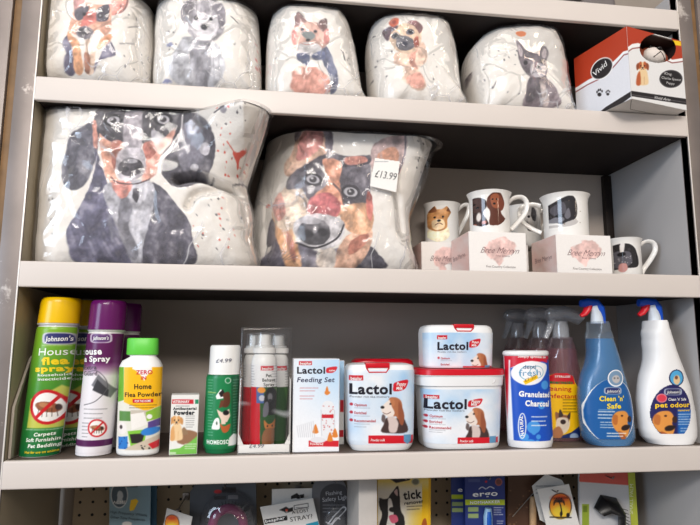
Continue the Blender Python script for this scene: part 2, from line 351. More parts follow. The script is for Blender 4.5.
# ---------------------------------------------------------------- camera, light
cd = bpy.data.cameras.new('camera'); cam = bpy.data.objects.new('camera', cd); COL.objects.link(cam); SC.camera = cam
cd.sensor_width = 36; cd.lens = 36*FPX/700; cd.clip_start = .01
Mx = Matrix(((AR[0], AU[0], -AF[0], CAM[0]), (AR[1], AU[1], -AF[1], CAM[1]), (AR[2], AU[2], -AF[2], CAM[2]), (0, 0, 0, 1)))
cam.matrix_world = Mx
def area(name, loc, tgt, sx, sy, W, col):
    l = bpy.data.lights.new(name, 'AREA'); l.shape = 'RECTANGLE'; l.size, l.size_y = sx, sy; l.energy = W; l.color = col
    o = bpy.data.objects.new(name, l); COL.objects.link(o); o.location = loc
    o.rotation_euler = (Vector(tgt)-Vector(loc)).to_track_quat('-Z', 'Y').to_euler(); return o
area('ceiling_tube', (.1, -1.5, 1.75), (.5, .1, .2), 1.5, .12, 9, (1, .93, .87))
area('ceiling_tube.001', (-.2, -2.9, 1.68), (.5, 0, .1), 1.8, .45, 72, (1, .94, .88))
area('ceiling_tube.002', (1.9, -2.2, 1.65), (.4, 0, .1), .12, 1.5, 8, (1, .80, .62))
area('shop_window', (-2.2, -2.0, .7), (.7, .1, .1), 1.2, 1.4, 44, (.66, .81, 1))
wd = bpy.data.worlds.new('room_light'); SC.world = wd; wd.use_nodes = True
wd.node_tree.nodes['Background'].inputs['Color'].default_value = (1, .95, .91, 1); wd.node_tree.nodes['Background'].inputs['Strength'].default_value = .30
SC.view_settings.view_transform = 'Standard'; SC.view_settings.look = 'None'; SC.view_settings.gamma = 1; SC.view_settings.use_curve_mapping = False
SC.view_settings.exposure = 0.
SC.cycles.transparent_max_bounces = 24; SC.cycles.use_denoising = True
# ---------------------------------------------------------------- shelving unit
PAINTW = mat('cream_enamel', (214,205,198), .42, var=.03, scale=6, wear=((150,128,108), 28, .74))
STEEL = mat('scuffed_steel', (124,115,111), .42, .35, var=.16, scale=12, bump=.1, wear=((196,188,182), 9, .60))
LINER = mat('worn_brown_liner', (92,80,72), .6, var=.25, scale=14)
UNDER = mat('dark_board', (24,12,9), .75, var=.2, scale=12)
SIDEM = mat('grey_side_enamel', (176,174,174), .5, var=.03, scale=5, wear=((70,45,35), 20, .76))
BACKM = mat('grey_back_enamel', (182,170,160), .6, var=.05, scale=4)
BLACK = mat('gap_hole_black', (16,14,14), .6)  # flat black for the shaded side gap and the peg holes
WOOD = mat('brown_timber', (122,92,58), .6, var=.3, scale=30)
unit = thing('shelving_unit', (.5, .1, -1.0), 'cream painted metal shelving bay with four shelves and steel uprights', 'shelving')
ux, uy, uz = .5, .1, -1.0
def ub(name, x0, x1, y0, y1, z0, z1, m, bev=.0008, par=None):
    return box(name, x0-ux, x1-ux, y0-uy, y1-uy, z0-uz, z1-uz, m, par or unit, bev)
for k, zt in enumerate((Z3, Z2, Z1, Z0)):
    bm = bmesh.new()
    bbox(bm, .0005-ux, WID-.0005-ux, -.004-uy, .004-uy, zt-TL-uz, zt-uz, .0022, seg=3)          # rolled front lip
    bbox(bm, .0005-ux, WID-.0005-ux, .003-uy, DEP-uy, zt-.003-uz, zt-.0002-uz, .0003)
    sh = link(bm_mesh(bm), 'shelf', PAINTW, unit)
    ub('shelf_liner', .0025, WID-.0025, .0045, DEP-.001, zt-.0002, zt, LINER, 0, sh)
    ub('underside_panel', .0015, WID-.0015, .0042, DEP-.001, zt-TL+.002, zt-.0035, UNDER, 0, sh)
ub('side_panel', -.004, -.0005, .004, DEP, -.85, .73, mat('shaded_side_enamel', (150,139,118), .5, var=.06, scale=5, wear=((70,45,35), 20, .74)))  # left panel: shade and warm light put into its darker tan colour
ub('side_panel', WID+.0005, WID+.004, .016, DEP, -.85, .73, SIDEM)
ub('gap_shade_strip', WID+.0008, WID+.004, .001, .0155, -.2, .73, BLACK)  # dark strip stands in for the shade in the gap beside the upright
ub('back_panel', -.004, WID+.004, DEP, DEP+.004, Z3-TL+.001, .73, BACKM)
ub('rear_channel', WID-.016, WID-.0008, DEP-.012, DEP-.0005, Z2+.001, Z1-TL-.001, mat('rusty_black_steel', (34,25,21), .5, .3, wear=((96,62,40), 60, .66)), .001)
# uprights: steel strips, one each side, with the edge highlight painted as a pale strip
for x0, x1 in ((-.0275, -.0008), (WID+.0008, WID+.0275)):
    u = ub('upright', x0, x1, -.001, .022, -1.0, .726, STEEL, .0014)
    xi = x1 if x0 < 0 else x0; ub('edge_highlight', xi-.0009, xi+.0009, -.0022, -.0009, -1., .726, mat('bright_edge', (226,220,214), .3, .2), .0003, u)
# pegboard back under the lowest shelf
bm = bmesh.new(); px0, px1, pz0, pz1 = .022, WID-.012, -.6, Z3-TL-.001
bbox(bm, px0-ux, px1-ux, DEP-.004-uy, DEP-uy, pz0-uz, pz1-uz, .0005)
for i in range(int((px1-px0)/.02)):
    for j in range(16):
        x, z = px0+.010+i*.02, pz1-.012-j*.02
        vs = [bm.verts.new((x-ux+.0024*math.cos(a), DEP-.0043-uy, z-uz+.0024*math.sin(a))) for a in np.linspace(0, 2*math.pi, 8, endpoint=False)]
        f = bm.faces.new(vs[::-1]); f.material_index = 1
me = bpy.data.meshes.new('m'); bm.to_mesh(me); bm.free(); me.materials.append(mat('cream_hardboard', (176,160,136), .7, var=.06, scale=8)); me.materials.append(BLACK)
link(me, 'pegboard', None, unit)
ub('divider', at(357, 500, .06)[0], at(375.5, 500, .06)[0], .045, DEP-.006, -.6, Z3-TL-.0005, mat('pale_divider', (190,184,178), .5), .002)
# sloping support arms against both sides, above the lowest shelf
for sx in (0, 1):
    a, b = ((.0025, .05, .112), (.0025, .012, .05)) if sx == 0 else ((WID-.0025, .125, .10), (WID-.0025, .07, .03))
    bm = bmesh.new(); x = a[0]; w = .0016
    P = [(x-w, a[1], a[2]), (x-w, a[1]+.006, a[2]+.004), (x-w, b[1]+.006, b[2]), (x-w, b[1]+.006, Z3+.001), (x-w, b[1]-.003, Z3+.001), (x-w, b[1]-.003, b[2])]
    v0 = [bm.verts.new((p[0]-ux, p[1]-uy, p[2]-uz)) for p in P]; v1 = [bm.verts.new((p[0]+2*w-ux, p[1]-uy, p[2]-uz)) for p in P]
    bm.faces.new(v0); bm.faces.new(v1[::-1])
    for i in range(6): bm.faces.new((v0[i], v0[i-1], v1[i-1], v1[i]))
    link(bm_mesh(bm), 'support_arm', mat('pale_arm', (168,158,146), .5), unit)
# neighbours' uprights and the timber between
tagit(box('shelving_upright', -.078, -.0395, -.001, .022, -1., .8, STEEL, None, .0014), 'scuffed steel upright of the next bay, at the far left edge', 'upright')
tagit(box('shelving_upright', WID+.0385, WID+.075, -.001, .022, -1., .8, STEEL, None, .0014), 'steel upright of the next bay, at the far right edge', 'upright')
tagit(box('trim_1', -.039, -.028, .004, .02, -1., .8, WOOD), kind='structure')
tagit(box('trim_2', WID+.028, WID+.038, .004, .02, -1., .8, WOOD), kind='structure')
tagit(box('wall_back', -1.5, 2.5, DEP+.006, DEP+.06, -1.0, 1.8, mat('wall_paint', (150,140,130), .8)), kind='structure')
tagit(box('floor', -2.5, 3.5, -3.5, DEP+.06, -1.05, -1.0, mat('floor_vinyl', (140,130,120), .6, var=.1)), kind='structure')
# ================================================================ products on the lowest product shelf
G = (255,255,255)
RED, NAVY, BLK, WHT = (200,24,40), (38,40,92), (24,24,28), (246,246,244)
def plast(name, col, rough=.3, **k): return mat('plastic_'+name, col, rough, var=.02, scale=20, **k)
def stand(cx, xl, xr, pyb, z=Z3, ymin=.006):
    """front of base, from where the base line is seen"""
    return max(ymin, onz(cx, pyb, z)[1])
def cylinder_rows(xl0, xr0, y0, xl1, xr1, y1): return [(y0, xl0, xr0), (y1, xl1, xr1)]
def mixrows(t, b, fr):
    """outline rows between a top row and bottom row: fr = (share down, width share)"""
    return [(t[0]+(b[0]-t[0])*f, *(lambda c, w: (c-w, c+w))((t[1]+t[2])/2+((b[1]+b[2])/2-(t[1]+t[2])/2)*f, ((t[2]-t[1])+((b[2]-b[1])-(t[2]-t[1]))*f)/2*k)) for f, k in fr]
def nosign(P, c, r, tilt=0):
    P.ell((246,244,240), c, r, r*1.04).ell((150,90,60), c, r*.72, r*.34, 12, warp=.6).ell((190,130,90), (c[0]-r*.1, c[1]-r*.12), r*.4, r*.16, 12)
    for k in range(5): P.line((60,40,30), [(c[0]-r*.5+k*r*.25, c[1]+r*.1), (c[0]-r*.6+k*r*.28, c[1]+r*.62)], .5)
    P.ell((60,35,30), (c[0]+r*.58, c[1]+r*.02), r*.16, r*.2)
    P.ring((205,25,35), c, r, r*1.04, r*.2); P.line((205,25,35), [(c[0]-r*.68, c[1]+r*.68), (c[0]+r*.68, c[1]-r*.68)], r*.2)
def badge(P, c, w, h, ring=(190,190,200), fill=(48,50,110)):
    for col, k in ((ring, 1.), (fill, .84)):
        P.poly(col, [(c[0]+w*k*math.copysign(abs(math.cos(t))**.5, math.cos(t)), c[1]+h*k*math.copysign(abs(math.sin(t))**.5, math.sin(t))) for t in np.linspace(0, 6.28, 24, endpoint=False)])
# ---- yellow and green aerosols
def flea_can(dx, dy, yf, label, full):
    t, b = (297, 42.4+dx, 82.6+dx), (459, 19.2+dx, 59.4+dx)
    t = (t[0]+dy, t[1], t[2]); b = (b[0], b[1], b[2])
    body = Body(mixrows(t, b, [(.0, .9), (.012, .97), (.03, 1.), (.165, 1.02), (.17, 1.0), (.178, .93), (.183, .97), (.2, 1.0), (.4, 1.03), (.7, 1.01), (.965, 1.0), (.975, .985), (.985, .99), (1, .97)]), yf, Z3)
    r = thing('aerosol_can', body.org, label, 'spray can', 'green and yellow flea spray cans')
    zc = body.zpx(t[0]+.176*(b[0]-t[0])); zb = body.zpx(t[0]+.972*(b[0]-t[0]))
    body.mesh('can_body', mat('tin_white', (225,225,222), .3, .2), r, z1=zc)
    body.mesh('cap', plast('yellow', (238,190,0), .28), r, z0=zc+.0004)
    def art(P):
        k = np.clip((P.Y-330-dy)/125, 0, 1)[:, None]; P.C[:] = (126,176,38)*(1-k)+np.array((14,110,56))*k
        P.poly((196,200,84), [(41+dx, 397), (60+dx, 385), (78+dx, 398), (75+dx, 428), (27+dx, 428), (31+dx, 399)], 1.5)
        nosign(P, (47.5+dx, 407), 15.5); badge(P, (58+dx, 338.5), 15, 6.2)
        P.tiny((220,230,200), 43+dx, 345.5, 69+dx, 1, 2, al=.6); P.tiny((230,240,220), 26+dx, 429.5, 62+dx, 1, 2, al=.8)
    L = Label(); L.grid(body, art, zb, zc-.005)
    W = (240,248,235); Yl = (246,214,30); X = dx
    L.text(body, 'Johnson\'s', 46+X, 341.5, 70+X, 340.5, 5., WHT, .02, .3)
    L.text(body, 'House', 39.5+X, 355.5, 72+X, 354.5, 7.6, W, .004, .1); L.text(body, 'flea', 43+X, 364.5, 66+X, 363.8, 7.2, Yl, .045)
    L.text(body, 'spray', 36+X, 371.5, 70+X, 370.8, 5.8, Yl, .045)
    L.text(body, 'household', 39+X, 376.2, 66+X, 375.6, 2.6, W, .02); L.text(body, 'insecticide', 39+X, 380.4, 66+X, 379.8, 2.8, W, .02)
    L.text(body, 'Carpets', 35+X, 436, 53.5+X, 435.2, 3.6, W, .03, .25); L.text(body, 'Soft Furnishings', 26.5+X, 441.6, 60+X, 440.8, 3.7, W, .03, .25)
    L.text(body, 'Pet Bedding', 28.5+X, 447.6, 56+X, 446.8, 3.7, W, .03, .25); L.text(body, 'Not for use on animals', 25+X, 453.4, 56+X, 452.6, 2.6, Yl, .02, .25)
    L.build('label', r)
flea_can(0, 0, .012, 'yellow capped green flea spray can standing in front at the far left', True)
flea_can(20.5, 3, .09, 'yellow capped green flea spray can half hidden behind the front left one', False)
# ---- purple capped aerosols
def purple_can(t, b, yf, label, full):
    body = Body(mixrows(t, b, [(.0, .9), (.012, .97), (.03, 1.), (.19, 1.02), (.195, 1.0), (.203, .93), (.208, .97), (.225, 1.0), (.97, 1.0), (.98, .985), (.99, .99), (1, .97)]), yf, Z3)
    r = thing('aerosol_can', body.org, label, 'spray can', 'purple capped flea spray cans')
    H = b[0]-t[0]; zc = body.zpx(t[0]+.2*H); zb = body.zpx(t[0]+.975*H); cx = (b[1]+b[2])/2+4; X = cx-100
    body.mesh('can_body', mat('tin_white', (225,225,222), .3, .2), r, z1=zc)
    body.mesh('cap', plast('purple', (98,22,92), .22), r, z0=zc+.0004)
    def art(P):
        P.vgrad((92,20,84), (92,20,84), 0, 1); k = np.clip((P.Y-362)/14, 0, 1)[:, None]; P.C[:] = P.C*(1-k)+np.array((232,228,232))*k
        if not full: return
        badge(P, (101, 338), 11, 5, (200,190,205), (95,50,110))
        P.poly((120,120,126), [(92, 385), (99, 374), (114, 390), (109, 398)], 1.); P.poly((60,60,66), [(98, 379), (108, 390), (107, 397), (93, 390)], .8)
        P.line((90,90,96), [(84, 405), (96, 401), (106, 390), (106, 380), (98, 371), (88, 372)], .8)
        P.tiny((90,90,96), 84, 409, 106, 3, 4.5, seed=3); P.tiny((90,90,96), 82, 423, 89, 5, 3.4, seed=5)
        nosign(P, (97, 428), 8); P.rect((84,24,82), 70, 440, 125, 446.5)
    L = Label(); L.grid(body, art, zb, zc-.005)
    if full:
        L.text(body, 'Johnson\'s', 93, 340, 109, 339.6, 3.6, WHT, .02, .3)
        L.text(body, 'House', 77.5, 354.8, 102.5, 354.2, 6.6, WHT, .03); L.text(body, 'Flea Spray', 72.5, 362, 110, 361.2, 5.6, WHT, .03)
        L.text(body, 'Extra', 83, 369.6, 97.5, 369.2, 4.4, (70,66,74)); L.text(body, 'Guard', 83, 375.6, 98, 375.2, 4.4, (70,66,74))
    L.build('label', r)
purple_can((300, 91.5, 128), (457.5, 75.5, 111), .012, 'white and purple house flea spray can with purple cap, in front', True)
purple_can((303, 107, 142.5), (452, 97, 131), .082, 'purple capped spray can standing behind the flea powder bottle', False)
# ---- flea powder bottle
body = Body([(338, 129, 158), (339, 127.5, 158.8), (354, 126.5, 158.6), (355, 127, 158), (355.6, 130, 156), (357, 130, 157), (361, 122.5, 160.5), (366, 119.8, 162.8), (368, 119.6, 163), (410, 118.2, 161.2), (450, 116.6, 159.2), (454, 117, 158.8), (456, 118.6, 157.5)], .012, Z3, b=.62, n=2.6)
r = thing('powder_bottle', body.org, 'white home flea powder bottle with bright green cap and yellow label', 'bottle')
zc = body.zpx(355.3); body.mesh('bottle', plast('white', (238,238,236), .35), r, z1=zc)
body.mesh('cap', plast('lime', (98,206,70), .4), r, z0=zc+.0003)
def art(P):
    P.C[:] = (238,238,236); P.rect((228,226,214), 100, 367, 180, 452)
    P.poly((110,176,50), [(100, 367), (124, 367), (124, 400), (118, 402), (100, 402)]); P.poly((250,190,20), [(124.5, 367), (170, 367), (170, 402), (146, 411), (124, 402)])
    P.poly(WHT, [(133, 366), (152, 366), (152, 370), (146, 377), (144.5, 381), (143, 377), (136, 370), (133, 369)]); P.rect((205,20,40), 133, 399, 153, 402.6)
    P.tiny((70,50,20), 130, 405, 156, 2, 2.6, al=.6)
    P.rect((90,140,70), 119, 411, 131, 421).rect((200,190,176), 131, 410, 158, 420).poly((240,236,230), [(131, 414), (144, 412), (148, 424), (132, 430)]).ell((236,230,226), (122, 428), 5, 6).ell((70,60,60), (121, 427), 1.6, 2)
    P.poly((130,196,60), [(128, 431), (147, 429), (144, 446), (131, 446)]).poly((40,34,34), [(130, 434), (145, 433), (142, 443), (132, 443)], .8).poly((40,120,200), [(118, 437), (128, 436), (128, 449), (118, 449)])
    P.dots((16,60,140), (118, 437, 128, 449), 10, .5, .9, 3); P.ell((50,130,210), (150, 431), 9, 4, -12).poly((140,190,60), [(146, 412), (160, 406), (160, 418), (147, 421)]).ell(WHT, (149.5, 416.5), 2.6, 2.4).poly((90,70,140), [(148, 422), (160, 418), (160, 426), (148, 428)])
    P.poly((205,190,170), [(128, 447), (150, 438), (160, 434), (160, 449), (125, 450)], 1).poly((210,40,50), [(148, 444), (158, 440), (158, 447), (152, 449)]).dots((40,40,40), (139, 445, 150, 449), 5, .6, 1.2, 4).rect((238,238,236), 100, 450, 180, 460)
L = Label(); L.grid(body, art, body.zpx(452), body.zpx(366.5))
L.text(body, 'ZERO', 136.5, 374.2, 152.6, 374, 4.2, (214,30,60), .02); L.text(body, 'IN', 141.5, 379.6, 146.6, 379.5, 3.6, (214,30,60), .02)
L.text(body, 'Home', 134.8, 389, 151.5, 388.6, 5.3, (60,44,20), .025); L.text(body, 'Flea Powder', 125.2, 396.8, 160.2, 396.2, 4.7, (60,44,20), .02)
L.text(body, 'FOR THE HOME', 135.5, 402, 150.8, 401.7, 2.2, WHT, .02); L.build('label', r)
# ---- cartons: yaw degrees, front face corner
def carton(name, pxl, pxr, pyt, pyb, yfront, depth, yaw, label, cat, art, mcol=(232,230,226), group=None, z=Z3, side=None, top=True, m=None, texts=(), sideart=None, lid=None, res=1.7):
    """upright box whose front face spans pxl..pxr; turned by yaw about its front left edge"""
    A = at(pxl, pyb, yfront); ca, sa = math.cos(math.radians(yaw)), math.sin(math.radians(yaw))
    ex = np.array([ca, sa, 0]); ey = np.array([-sa, ca, 0])
    d = ray(pxr, (pyt+pyb)/2); n = np.array([sa, -ca, 0]); o = np.array([A[0], yfront, z]); t = ((o-CAM)@n)/(d@n); w = (CAM+d*t-o)@ex
    h = at((pxl+pxr)/2, pyt, yfront+sa*w/2)[2]-z
    r = thing(name, o, label, cat, group); r.rotation_euler = (0, 0, math.radians(yaw))
    box('carton', 0, w, 0, depth, .0003, h, m or mat('carton_%d_%d_%d' % mcol, mcol, .45, var=.02), r, .0007)
    F = Flat(o, ex, (0, 0, 1), (0, 0, 0)); L = Label()
    Rinv = np.array([[ca, sa, 0], [-sa, ca, 0], [0, 0, 1]])
    def loc(S):
        f0 = S.pt; S.pt = lambda u, v, hh: (f0(u, v, hh)-o[None])@Rinv.T; return S
    loc(F); L.grid(F, art, box_=(.0008, w-.0008, .0012, h-.0008), res=res)
    for a in texts: L.text(F, *a)
    L.build('printed_front', r, CARD)
    if sideart:
        sd, sfn, stx = sideart
        if sd < 0: S = loc(Flat(o+ey*depth, -ey, (0, 0, 1), (0, 0, 0)))
        else: S = loc(Flat(o+ex*w, ey, (0, 0, 1), (0, 0, 0)))
        L = Label(); L.grid(S, sfn, box_=(.0008, depth-.0008, .0012, h-.0008), res=res)
        for a in stx: L.text(S, *a)
        L.build('printed_side', r, CARD)
    return r, F, o, w, h
def puppy(P, S, O, c=((222,150,80), (244,224,190), (150,90,50)), al=1.):
    """sitting puppy, drawn in a 100 x 150 box"""
    P.fr(S, O); a, b, d = c
    P.sp(b, [(30, 60), (72, 58), (84, 100), (82, 148), (18, 148), (16, 100)], 1.2); P.sp(a, [(16, 90), (34, 70), (36, 148), (10, 148)], 1.2)
    P.sp(b, [(24, 20), (50, 6), (76, 20), (78, 48), (50, 66), (24, 48)], 1.); P.sp(a, [(22, 18), (40, 4), (46, 30), (36, 48), (24, 44)], 1.).sp(a, [(78, 18), (60, 4), (55, 30), (64, 48), (76, 44)], 1.)
    P.sp(d, [(20, 14), (10, 30), (14, 58), (26, 48), (28, 20)], 1.).sp(d, [(80, 14), (90, 30), (86, 58), (74, 48), (72, 20)], 1.)
    P.ell(BLK, (38, 31), 4, 4).ell(BLK, (62, 31), 4, 4).ell(BLK, (50, 43), 6, 4.4).line((110,60,50), [(42, 54), (50, 50), (58, 54)], 3)
    P.line(d, [(38, 100), (40, 146)], 2, al=.5).line(d, [(60, 100), (60, 146)], 2, al=.5); P.fr(1, (0, 0))
def art(P):
    P.C[:] = (236,236,232); P.rect((206,24,44), 169, 399.4, 193.5, 403.8).rect((30,140,100), 195, 399.4, 202, 403.8)
    P.poly((120,196,80), [(168, 450), (180, 448), (194, 438), (200, 430), (202, 456), (168, 456)]).sp((150,110,80), [(178, 438), (184, 430), (196, 432), (197, 436), (186, 444), (178, 443)], 1.2, .5).sp((150,120,90), [(180, 434), (184, 427), (188, 434)], 1)
    puppy(P, 6.0, (168.2, 415), ((226,168,106), (240,206,158), (206,146,84))); P.tiny((80,80,84), 186, 416, 195, 6, 2.2, al=.5); P.tiny((60,60,70), 176, 406, 190, 1, 2, al=.6); P.tiny(WHT, 185, 444, 197, 3, 2.2, al=.8); P.rect((250,250,250), 168, 452, 176, 454.4, al=.6)
def sd(P): P.C[:] = (214,226,208); P.rect((40,120,80), 190, 399, 215, 404).tiny((70,90,80), 199, 408, 206, 16, 2.4, al=.5)
carton('powder_carton', 168.8, 198.2, 395, 455.5, .012, .036, 8, 'small white and green antibacterial powder carton with puppy and kitten', 'box', art, sideart=None,
  texts=[('Antibacterial', 173, 409.8, 196.4, 409.6, 2.7, (30,44,52), .035), ('Powder', 174, 414.6, 194.6, 414.4, 4.0, (20,30,40), .06), ('VETERINARY', 172.5, 403, 189.5, 402.8, 2.6, WHT, .03)])
# ---- green animal aerosol with white cap
body = Body([(345, 212.4, 239.4), (346, 210.7, 240.6), (348, 210.2, 241), (374, 208.6, 239.4), (374.8, 207.2, 239.8), (376.5, 206.8, 240), (378, 206.4, 239.8), (446, 203, 236.4), (448, 203.6, 236), (450, 204.8, 235)], .014, Z3)
r = thing('aerosol_can', body.org, 'dark green can with plain white cap and farm animal pictures', 'spray can')
zc = body.zpx(374.4); body.mesh('can_body', plast('green_tin', (24,110,66), .3), r, z1=zc); body.mesh('cap', plast('white', (238,238,236), .35), r, z0=zc+.0003)
def art(P):
    P.C[:] = (22,128,74); P.rect((16,96,58), 231, 374, 250, 446).tiny((190,225,205), 208, 380, 213, 20, 2.9, al=.6).tiny((190,225,205), 233, 380, 240, 20, 2.9, al=.5, seed=2)
    P.ring((210,230,215), (228, 380.5), 2.6, 2.6, .7).line((190,200,100), [(208, 392.5), (216, 392.5)], .7)
    P.poly(WHT, [(216, 396), (221, 389), (225, 394), (224, 398), (217, 399)], .6).poly((30,26,26), [(219, 393), (223, 389), (226, 395), (221, 397)], .6)
    P.sp((96,54,36), [(223, 394), (229, 392), (230, 402), (227, 407), (222, 406), (224, 400)], .7).poly((110,60,40), [(221, 400), (219, 408), (222, 407), (225, 400)], .6)
    P.poly((240,214,196), [(217, 409), (222, 412), (229, 409), (230, 416), (227, 422), (222, 421), (219, 415)], .6).ell((30,28,30), (226, 412.5), 3, 2.6).poly((240,214,196), [(221, 416), (226, 416), (225.5, 424), (221.5, 424)], .6)
    P.sp(WHT, [(212, 427), (215, 419), (219, 418), (220, 425), (219, 429), (213, 429)], .6).ell((60,90,70), (217, 423), .8, 1.6).sp((190,96,50), [(220, 423), (224, 426), (230, 424), (228, 431), (223, 432)], .6).poly(WHT, [(229, 438), (233, 434), (236, 436), (236, 446), (228, 446)])
L = Label(); L.grid(body, art, body.zpx(446.5), body.zpx(376))
L.text(body, 'HOMEOSO', 207, 444, 229, 443.6, 4.2, (225,240,230), .04); L.text(body, '£4.99', 216, 362.6, 231.5, 362.2, 4., (90,90,110), 0, .2); L.build('label', r)
# ---- clear counter pack of three pump sprays in a white tray
def pump(cx, yf, label, full):
    dx = cx-264
    w2 = .72 if full else .62; q = lambda y, a, b: (y, (a+b)/2+dx-(b-a)/2*w2, (a+b)/2+dx+(b-a)/2*w2)
    body = Body([q(353.5, 254, 277), q(355, 250.5, 280), (q(359, 248, 282.6)), q(364, 247, 283), q(385, 247, 283), q(443, 245, 280), q(445, 246, 279)], yf, Z3+.0022)
    r = thing('pump_spray', body.org, label, 'bottle', 'pump sprays in the clear counter pack')
    w = plast('white', (238,238,236), .35)
    body.mesh('bottle', w, r); top = body.R[-1, 0]; o = body.org; tx = body.R[-1, 1]-o[0]
    V = []; F = []; K = 24; prof = [(.0165, 0), (.0165, .007), (.0135, .0085), (.0135, .011), (.0095, .012), (.0085, .0255), (.006, .027)]
    for rr, z in prof: V += [(tx+rr*math.cos(2*math.pi*k/K), rr*math.sin(2*math.pi*k/K), top-o[2]+.0003+z) for k in range(K)]
    for i in range(len(prof)-1): F += [(i*K+k, i*K+(k+1) % K, (i+1)*K+(k+1) % K, (i+1)*K+k) for k in range(K)]
    F += [tuple(range(K))[::-1], tuple((len(prof)-1)*K+k for k in range(K))]
    link(meshdata(V, F), 'pump_head', w, r)
    cap = tube('over_cap', [(tx, 0, top-o[2]+.0078), (tx, 0, top-o[2]+.0295)], [.0148, .0138], clear_mat('clear_cap', (235,238,240), .06, .05, .5), r, K=24)
    def art(P):
        P.C[:] = (236,236,236); P.fr(1, (-dx, 0)) if 0 else None
        P.tiny((110,110,120), 249+dx, 366, 256+dx, 8, 2.7, al=.45).tiny((110,110,120), 273+dx, 366, 281+dx, 8, 2.7, al=.45, seed=2)
        P.rect((206,24,44), 262+dx, 366, 274.4+dx, 370.2); c = (40,84,40)
        P.rect((205,16,34), 230+dx, 387, 261+dx, 446); P.rect(c, 261+dx, 387, 300+dx, 446); P.poly((70,120,50), [(272+dx, 388), (290+dx, 388), (290+dx, 412), (276+dx, 410)], 2)
        if not full: return
        P.rect((70,100,160), 256.5, 387, 264, 403).ell((236,150,60), (261.5, 390), 4, 3).ell((200,200,210), (262, 398), 3, 3)
        P.sp((28,28,30), [(266, 391), (271, 387), (276, 391), (278, 404), (276, 414), (266, 414), (264, 402)], .8).sp((110,110,120), [(264, 404), (268, 402), (268, 414), (263, 416)], .8, .6).ell((120,120,126), (270, 397), 2.4, 4, soft=1.2).ell(BLK, (270, 400), 1.4, 1)
        P.sp((196,120,60), [(264, 420), (268, 424), (272, 423), (276, 419), (275, 428), (270, 431), (265, 428)], .7).sp((150,100,66), [(264, 430), (274, 430), (273, 446), (262, 446)], 1, .6).ell(BLK, (267.4, 426), .7, .9).ell(BLK, (272, 426), .7, .9).line((170,90,60), [(270, 430), (270, 444)], .7, al=.6)
    L = Label(); L.grid(body, art, body.zpx(443), body.zpx(364))
    L.text(body, 'beaphar', 263.2+dx, 369.6, 273.4+dx, 369.5, 2.7, WHT, .02)
    if full: L.text(body, 'Pet', 266, 377, 271.4, 376.9, 3.4, (40,48,44), .01); L.text(body, 'Behave', 262.5, 381.5, 274.8, 381.4, 3.4, (40,48,44), .01); L.text(body, 'Spray', 263.6, 386, 274, 385.9, 3.4, (40,48,44), .01)
    L.build('label', r); return r, body
pump(263, .016, 'white pump spray with black dog on its label, front one in the clear pack', True)
pump(253.4, .064, 'white pump spray with red label at the back left of the clear pack', False)
pump(276.2, .064, 'white pump spray behind at the right of the clear pack', False)
y0, y1 = .010, .112
A, B = at(238.6, 449, y0), at(289.4, 449, y0); x0, x1 = A[0]-.0016, B[0]+.001
r = thing('counter_tray', ((x0+x1)/2, y0, Z3), 'white card tray with clear cover holding three pump sprays', 'display tray')
cw = (x1-x0)/2; D = y1-y0
bm = bmesh.new(); bbox(bm, -cw, cw, 0, D, .0003, .0018); bbox(bm, -cw, cw, 0, .0012, .0005, .0125, .0003); bbox(bm, -cw, cw, D-.0012, D, .0005, .10, .0003)
for sx in (-1, 1):
    xx = sx*(cw-.0006); P = [(0, .0125), (.002, .03), (.012, .075), (.018, .1), (D, .1), (D, .001), (0, .001)]
    a = [bm.verts.new((xx-.0006, y, z)) for y, z in P]; b = [bm.verts.new((xx+.0006, y, z)) for y, z in P]
    bm.faces.new(a); bm.faces.new(b[::-1])
    for i in range(len(P)): bm.faces.new((a[i], a[i-1], b[i-1], b[i]))
for sx in (-1, 1):   # slanted shoulders of the front flap
    P = [(sx*cw, .012), (sx*cw, .030), (sx*(cw-.008), .012)]; a = [bm.verts.new((x, 0, z)) for x, z in P]; b = [bm.verts.new((x, .0012, z)) for x, z in P]
    bm.faces.new(a); bm.faces.new(b[::-1]); [bm.faces.new((a[i], a[i-1], b[i-1], b[i])) for i in range(3)]
tr = link(bm_mesh(bm), 'tray', mat('white_card', (226,224,220), .55, var=.03), r)
hz = max(at(262, 332, y0+.03)[2]-Z3, .1735)
bm = bmesh.new(); bbox(bm, -cw-.0006, cw+.0006, -.0012, D+.0006, .0135, hz, .004, seg=3)
bmesh.ops.delete(bm, geom=[f for f in bm.faces if f.calc_center_median().z < .0175], context='FACES')
link(bm_mesh(bm), 'clear_cover', film_mat('clear_cover', .02, .4, .01, .05, 6, bumpd=.001), r)
F = Flat((x0, y0-.0002, Z3), (1, 0, 0), (0, 0, 1), r.location); L = Label(); L.text(F, '£4.99', 249, 447.8, 264, 447.6, 4., (110,110,120), 0, .25); L.build('handwritten_price', r, CARD)
